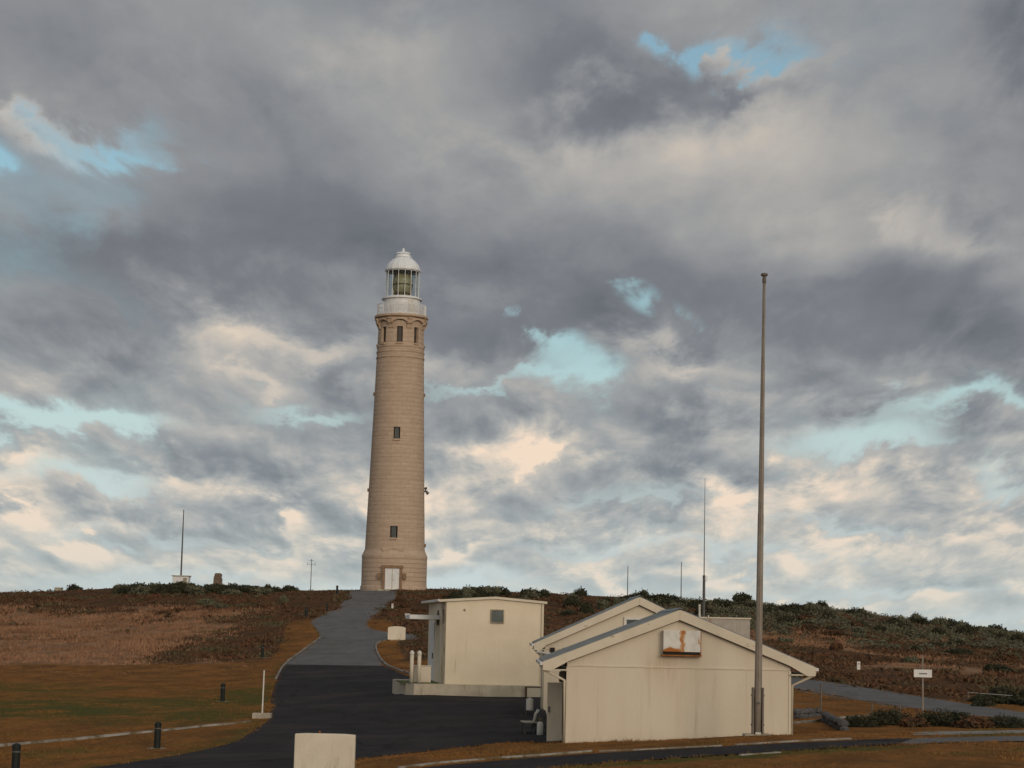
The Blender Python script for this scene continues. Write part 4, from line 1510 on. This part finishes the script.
    def mounds(name, x, y, r, h, m, leaves, seed):
        rng = np.random.default_rng(seed)
        n = len(x) * leaves
        d = rng.normal(size=(n, 3))
        d /= np.linalg.norm(d, axis=1)[:, None]
        d[:, 2] = np.abs(d[:, 2])
        rr_ = rng.random(n) ** .3
        R_, H_ = np.repeat(r, leaves), np.repeat(h, leaves)
        px, py = np.repeat(x, leaves) + d[:, 0] * rr_ * R_, np.repeat(y, leaves) + d[:, 1] * rr_ * R_
        c = np.stack([px, py, height(px, py) + d[:, 2] * rr_ * H_ - .02], 1)
        a = rng.normal(size=(n, 3)) * .6 + np.cross(d, [0.3, 0.2, 1])
        a /= np.linalg.norm(a, axis=1)[:, None]
        b = np.cross(d + rng.normal(size=(n, 3)) * .4, a)
        b /= np.linalg.norm(b, axis=1)[:, None]
        sz = rng.uniform(.06, .15, n)[:, None]
        v = np.stack([c - a * sz, c + b * sz * .55, c + a * sz, c - b * sz * .55], 1)
        me = bpy.data.meshes.new(name)
        me.from_pydata(v.reshape(-1, 3).tolist(), [], np.arange(n * 4).reshape(-1, 4).tolist())
        me.materials.append(M[m])
        o = bpy.data.objects.new(name, me)
        COL.objects.link(o)
        o['kind'] = 'stuff'
        return o
    upper = lambda x, y: wildness(x, y) * ramp(x, 8, 26) * ramp(y, 158, 200) * ramp(vnoise(x / 6, y / 12, 71), .34, .52)
    x, y = scatter(8200, -75, 80, 150, 262, upper, 13)
    tag(mounds('low_scrub', x, y, RNG.uniform(.45, 1.2, len(x)), RNG.uniform(.25, .75, len(x)), 'leaf_grey', 34, 14), 'low grey green scrub cushions covering the right hillside', 'scrub')
    leftish = lambda x, y: wildness(x, y) * (1 - tan_grass(x, y)) * (.12 + .6 * ramp(y, 205, 235)) * ramp(vnoise(x / 5, y / 10, 73), .42, .6)
    x, y = scatter(2600, -75, 20, 150, 258, leftish, 15)
    x2, y2 = scatter(2600, 10, 75, 112, 190, lambda x, y: wildness(x, y) * ramp(vnoise(x / 4, y / 7, 75), .5, .68), 17)
    x, y = np.concatenate([x, x2]), np.concatenate([y, y2])
    tag(mounds('brown_scrub', x, y, RNG.uniform(.4, 1.1, len(x)), RNG.uniform(.2, .55, len(x)), 'leaf_brown', 34, 16), 'low rust brown scrub cushions on the heath', 'scrub')
    # rank grass along the foot of the walls and over the edges of the tarmac
    ex, ey = [], []
    rng = np.random.default_rng(31)
    for poly, dens in ((YARD, 9), (ROAD, 5), (FRONT, 14), (OLD, 10), (SLABS, 12), (RIGHT, 6)):
        q = np.array(poly + [poly[0]])
        for a, b in zip(q[:-1], q[1:]):
            n = int(np.hypot(*(b - a)) * dens)
            if n < 1 or min(a[1], b[1]) < 40:
                continue
            t_ = rng.random(n)
            ex.append(a[0] + (b[0] - a[0]) * t_ + rng.normal(size=n) * .07)
            ey.append(a[1] + (b[1] - a[1]) * t_ + rng.normal(size=n) * .12)
    for x0, y0, x1, y1, n in ((1.9, 69.45, 9.75, 69.45, 260), (9.75, 69.5, 9.78, 76, 60), (7.7, 65.5, 8.8, 66.5, 50), (-6.6, 58.8, -4.7, 58.85, 60), (-6.6, 59.2, -4.7, 59.2, 30)):
        t_ = rng.random(n)
        ex.append(x0 + (x1 - x0) * t_ + rng.normal(size=n) * .04)
        ey.append(y0 + (y1 - y0) * t_ - np.abs(rng.normal(size=n)) * .12)
    x, y = np.concatenate(ex), np.concatenate(ey)
    inside = np.ones(x.shape, bool)
    for dx, dy in ((.2, 0), (-.2, 0), (0, .45), (0, -.45)):
        hit = np.zeros(x.shape, bool)
        for p in (ROAD, YARD, FRONT, OLD):
            hit |= in_poly(x + dx, y + dy, p)
        inside &= hit
    x, y = x[~inside], y[~inside]
    tag(tufts('verge_grass', x, y, rng.uniform(.04, .14, len(x)) * (.6 + .8 * vnoise(x / 1.5, y / 1.5, 81)), 'lawn_blade', 6, .02, .6, 32, .08), 'longer grass along the tarmac edges and wall bases', 'grass')
    x, y = scatter(170000, -40, 40, 42, 128, lambda x, y: (1 - wildness(x, y)) * .9, 9)
    tag(tufts('lawn', x, y, (.03 + .11 * vnoise(x / 2, y / 2, 66) ** 1.5), 'lawn_blade', 4, .026, .6, 10, .12), 'mown brown and green grass round the buildings', 'grass')


mat('straw', (.35, .20, .115), (.26, .14, .08), .5, .9, c3=(.19, .105, .056), sc3=.22, lo3=.5, hi3=.65)
mat('heath_leaf', (.155, .072, .036), (.085, .051, .029), .6, .9, c3=(.105, .090, .048), sc3=.25, lo3=.46, hi3=.62)
mat('lawn_blade', (.27, .132, .040), (.16, .085, .028), .5, .9, c3=(.11, .098, .028), s3=(1, .5, 1), sc3=.22, lo3=.50, hi3=.66)
yard_clutter()
make_vegetation()


# ------------------------------------------------------------------ masts, huts, signs and fences in the distance
def mast(px, y0, y1, Y, rs, label, name='radio_mast', m='dark_steel', extra=None, top=None):
    b = at(px, y0, Y)
    z = gz(b.x, b.y)
    h = at(px, y1, Y).z - z
    t = thing(name, label, 'mast', (b.x, b.y, z))
    MB().tube([(0, 0, -.3)] + [(0, 0, h * q) for q, r in rs] , [rs[0][1]] + [r for q, r in rs], 8).build('pole', m, t)
    MB().lathe([(.25, -.2), (.25, .06), (.12, .1)], 10, True).build('footing', 'concrete', t)
    if extra:
        extra(t, h)
    return t


def collar(t, h):
    q = h * .44
    MB().lathe([(.06, q - .25), (.11, q - .22), (.11, q), (.06, q + .05)], 10).build('collar', 'dark_steel', t)
    MB().tube([(.0, 0, q * .92), (.22, 0, q * .95), (.22, 0, q * 1.0)], .02, 5).build('bracket', 'dark_steel', t)


def arms(t, h):
    MB().tube([(-.45, 0, h * .84), (.45, 0, h * .84)], .02, 5).tube([(-.3, 0, h * .95), (.3, 0, h * .95)], .02, 5).tube([(-.45, 0, h * .80), (-.45, 0, h * .9)], .02, 5).tube([(.45, 0, h * .80), (.45, 0, h * .9)], .02, 5).build('crossarm', 'dark_steel', t)


mast(703.5, 634, 478, 150, [(0, .11), (.40, .10), (.44, .09), (.445, .04), (1, .015)], 'tall radio mast with a thick lower half rising behind the nearest building', extra=collar)
mast(681, 600, 562, 236, [(0, .06), (1, .04)], 'short plain mast on the skyline left of the tall radio mast')
mast(627.5, 597, 566, 238, [(0, .06), (1, .04)], 'faint thin mast on the skyline above the rear gable')
mast(310.5, 592, 559, 234, [(0, .05), (1, .035)], 'short mast with cross arms on the skyline left of the lighthouse', extra=arms)
mast(180.5, 588, 509.5, 240, [(0, .11), (.5, .09), (1, .05)], 'slim tall mast rising behind the small white hut on the left')


def huts():
    p = at(181, 590, 238)
    z = gz(p.x, p.y)
    k = 238 / F
    zt = at(181, 575.5, 238).z - z
    t = thing('equipment_hut', 'small pale hut at the foot of the slim mast on the left skyline', 'hut', (p.x, p.y, z))
    MB().box(-.95, .95, -.7, .7, -.5, zt - .12).build('wall', 'lantern_white', t)
    MB().box(-1.05, 1.05, -.8, .8, zt - .115, zt).build('roof', 'concrete', t)
    MB().box(.3, .75, -.73, -.703, .1, zt - .3).build('door', 'joint_grey', t)
    p = at(58.5, 594, 240)
    z = gz(p.x, p.y)
    zt = at(58.5, 587.5, 240).z - z
    t = thing('stone_block', 'tiny grey block beside the lone bush at the far left skyline', 'block', (p.x, p.y, z))
    MB().box(-.42, .42, -.4, .4, -.4, zt - .08).build('wall', 'concrete', t, bevel=.03)
    MB().box(-.48, .48, -.46, .46, zt - .078, zt).build('cap', 'concrete', t, bevel=.02)
    # cairn of stacked stones
    p = at(217.5, 590, 238)
    z = gz(p.x, p.y)
    zt = at(217.5, 574, 238).z - z
    t = thing('cairn', 'brown stone cairn with a narrow top on the left skyline', 'cairn', (p.x, p.y, z))
    m_ = MB()
    rng = random.Random(3)
    lv = 7
    for i in range(lv):
        q = i / lv
        r = (.85 - .30 * q) * .78
        zz = -.2 + (zt + .2) * q
        hh = (zt + .2) / lv
        m = 7
        for j in range(m):
            a = 2 * math.pi * (j + .5 * (i % 2)) / m
            w = r * .62
            c = Vector((math.cos(a) * r * .62, math.sin(a) * r * .62, zz + hh / 2))
            s = [w * rng.uniform(.8, 1.05) * .6, w * rng.uniform(.8, 1.05) * .6, hh * .53]
            vs = [tuple(c + Vector((sx * s[0] * rng.uniform(.8, 1.05), sy * s[1] * rng.uniform(.8, 1.05), sz * s[2]))) for sz in (-1, 1) for sx, sy in ((-1, -1), (1, -1), (1, 1), (-1, 1))]
            m_.add(vs, [(3, 2, 1, 0), (4, 5, 6, 7), (0, 1, 5, 4), (1, 2, 6, 5), (2, 3, 7, 6), (3, 0, 4, 7)])
    m_.build('stones', 'cairn_stone', t)
    MB().box(-.3, .3, -.3, .3, zt, zt + .1).build('cap_stone', 'cairn_stone', t, bevel=.03)
    # rust streaked tank shed behind the nearest building
    p = at(731, 640, 150)
    z = gz(p.x, p.y)
    k = 150 / F
    zt = at(731, 617.5, 150).z - z
    t = thing('tank_shed', 'rust streaked pale metal shed behind the right slope of the nearest roof', 'shed', (p.x, p.y, z), R(4))
    MB().box(-2.9, 1.42, 0, 2.4, -.5, zt - .1).build('wall', 'rust_cream', t)
    MB().box(-2.98, 1.50, -.08, 2.5, zt - .098, zt).build('roof', 'cream_trim', t)
    for x in (-1.4, .45):
        MB().box(x - .04, x + .04, -.02, -.003, -.3, zt - .12).build('cover_strip', 'rust_cream', t)
    MB().tube([(-1.75, -.2, zt), (-1.75, -.2, zt + .14)], .05, 8).build('vent_pipe', 'white_paint', t)
    p = at(699.3, 634, 146)
    z = gz(p.x, p.y)
    zt = at(699.3, 605, 146).z - z
    t = thing('vent_pipe', 'short stout white pipe beside the foot of the tall radio mast', 'pipe', (p.x, p.y, z))
    MB().tube([(0, 0, -.2), (0, 0, zt)], .075, 10).build('pipe', 'white_paint', t)
    MB().lathe([(.085, zt - .06), (.10, zt - .04), (.10, zt), (.02, zt + .05)], 10).build('cap', 'white_paint', t)


huts()


def sign():
    p = ground(922.8, 713)
    k = p.y / F
    z = gz(p.x, p.y)
    h = at(922.8, 655, p.y).z - z
    t = thing('road_sign', 'small white rectangular sign on a thin brown post beside the side road', 'sign', (p.x, p.y, z), R(-2))
    MB().tube([(0, 0, -.2), (0, 0, h)], [.045, .035], 8).build('post', 'pale_pole', t)
    zb0, zb1 = at(922, 677.3, p.y).z - z, at(922, 669.5, p.y).z - z
    b = MB().box(-.40, .40, -.07, -.045, zb0, zb1).build('board', 'sign_white', t, bevel=.006)
    m_ = MB()
    rng = random.Random(8)
    x = -.17
    zm = (zb0 + zb1) / 2 - .01
    while x < .17:                                   # one short line of dark lettering, too small in the photograph to read
        w = rng.uniform(.022, .036)
        m_.box(x, x + w, -.0745, -.0712, zm - .028, zm + rng.choice([.02, .028]))
        x += w + .008
    m_.build('lettering', 'sign_ink', b)
    MB().box(-.05, .05, -.0445, .05, (zb0 + zb1) / 2 - .03, (zb0 + zb1) / 2 + .03).build('clamp', 'dark_steel', t)
    p = ground(917.5, 719)
    t = thing('stump_post', 'short dark stump post at the left foot of the white sign', 'post', (p.x, p.y, gz(p.x, p.y)))
    MB().box(-.05, .05, -.05, .05, -.1, .45).build('post_body', 'brown_wood', t, bevel=.01)
    MB().box(-.056, .056, -.056, .056, .452, .48).build('cap', 'dark_steel', t)
    p = ground(858.5, 672)
    z = gz(p.x, p.y)
    h = at(858.5, 661.5, p.y).z - z
    t = thing('guide_post', 'stubby white guide post on the far side of the side road', 'post', (p.x, p.y, z))
    MB().box(-.10, .10, -.07, .07, -.1, h).build('post_body', 'white_paint', t, bevel=.015)
    MB().box(-.05, .05, -.078, -.0712, h * .72, h * .86).build('reflector', 'joint_grey', t)
    p = ground(385.5, 609)
    t = thing('guide_post', 'little white guide post on the right edge of the upper road', 'post', (p.x + .7, p.y, gz(p.x + .7, p.y)))
    MB().box(-.10, .10, -.08, .08, -.1, .55).build('post_body', 'white_paint', t, bevel=.015)
    MB().box(-.05, .05, -.09, -.0812, .38, .47).build('reflector', 'joint_grey', t)
    t = thing('marker_box', 'small white box on the bank right of the upper road', 'box', tuple(ground(407.5, 617.5)))
    MB().box(-.24, .24, -.2, .2, -.1, .34).build('box_body', 'white_paint', t, bevel=.02)
    MB().box(-.26, .26, -.22, .22, .345, .38).build('lid', 'white_paint', t)


sign()


def fences():
    pts = [ground(800, 716.5), ground(821, 712.5), ground(842, 709.5), ground(918, 716)]
    pts = [ground(821, 712), ground(872, 715.5), ground(900, 718)]
    t = thing('wire_fence', 'thin wire fence with slim posts on the grass right of the nearest building', 'fence', (pts[0].x, pts[0].y, gz(pts[0].x, pts[0].y)))
    o = t.location
    hs = [1.25, .5, .5]
    for p, h in zip(pts, hs):
        q = p - o
        MB().tube([(q.x, q.y, q.z - .2), (q.x, q.y, q.z + h)], .04, 8).build('post', 'grey_steel', t)
    w = MB()
    for zf in (.35, .62):
        w.tube([tuple(Vector((-3.2, -.4, 0)) + Vector((0, 0, zf)))] + [tuple(p - o + Vector((0, 0, zf))) for p in pts], .008, 4)
    w.build('wire', 'grey_steel', t)
    pts = [ground(968, 699.5), ground(1005, 702.5), ground(1050, 705)]
    t = thing('wire_fence', 'pale single wire fence in front of the dark thicket at the right edge', 'fence', tuple(pts[0]))
    o = t.location
    for p in pts:
        q = p - o
        MB().tube([(q.x, q.y, -.2 + q.z), (q.x, q.y, q.z + .42)], .03, 6).build('post', 'grey_steel', t)
    MB().tube([tuple(p - o + Vector((0, 0, .36))) for p in pts], .014, 4).build('wire', 'white_paint', t)
    # low drystone edgings
    for name, line, lab in (('stone_edging', [(797, 718.5), (808, 717.5), (821, 716.5)], 'low grey stone edging against the lawn right beside the building corner'),
                            ('stone_edging', [(825, 721), (832, 725.5), (839, 729), (845, 731.5)], 'low grey stone edging running diagonally towards the footpath')):
        pp = trace(line)
        t = None
        m_ = MB()
        rng = random.Random(len(line))
        dense = []
        for (x1, y1), (x2, y2) in zip(pp[:-1], pp[1:]):
            L = math.hypot(x2 - x1, y2 - y1)
            nn = max(1, int(L / .30))
            dense += [(x1 + (x2 - x1) * i / nn, y1 + (y2 - y1) * i / nn) for i in range(nn)]
        x0, y0 = dense[0]
        z0 = gz(x0, y0)
        for x, y in dense:
            z = gz(x, y) - z0
            for lay in range(2):
                r = rng.uniform(.15, .22)
                c = Vector((x - x0 + rng.uniform(-.05, .05), y - y0 + rng.uniform(-.08, .08), z + .06 + lay * .2))
                k = len(m_.v)
                lat = [(-.9, .45), (-.3, .95), (.4, .95), (.95, .45)]
                for zz, rr_ in lat:
                    for j in range(7):
                        a = 2 * math.pi * j / 7
                        jit = rng.uniform(.82, 1.12)
                        m_.v.append(tuple(c + Vector((math.cos(a) * rr_ * r * jit, math.sin(a) * rr_ * r * jit, zz * r * .7))))
                for i in range(3):
                    for j in range(7):
                        j2 = (j + 1) % 7
                        m_.f.append((k + 7 * i + j, k + 7 * i + j2, k + 7 * i + 7 + j2, k + 7 * i + 7 + j))
                m_.f += [tuple(k + 21 + j for j in range(7)), tuple(k + j for j in range(7))[::-1]]
        tag(m_.build(name, 'stone_grey', loc=(x0, y0, z0)), lab, 'stone edging')


fences()
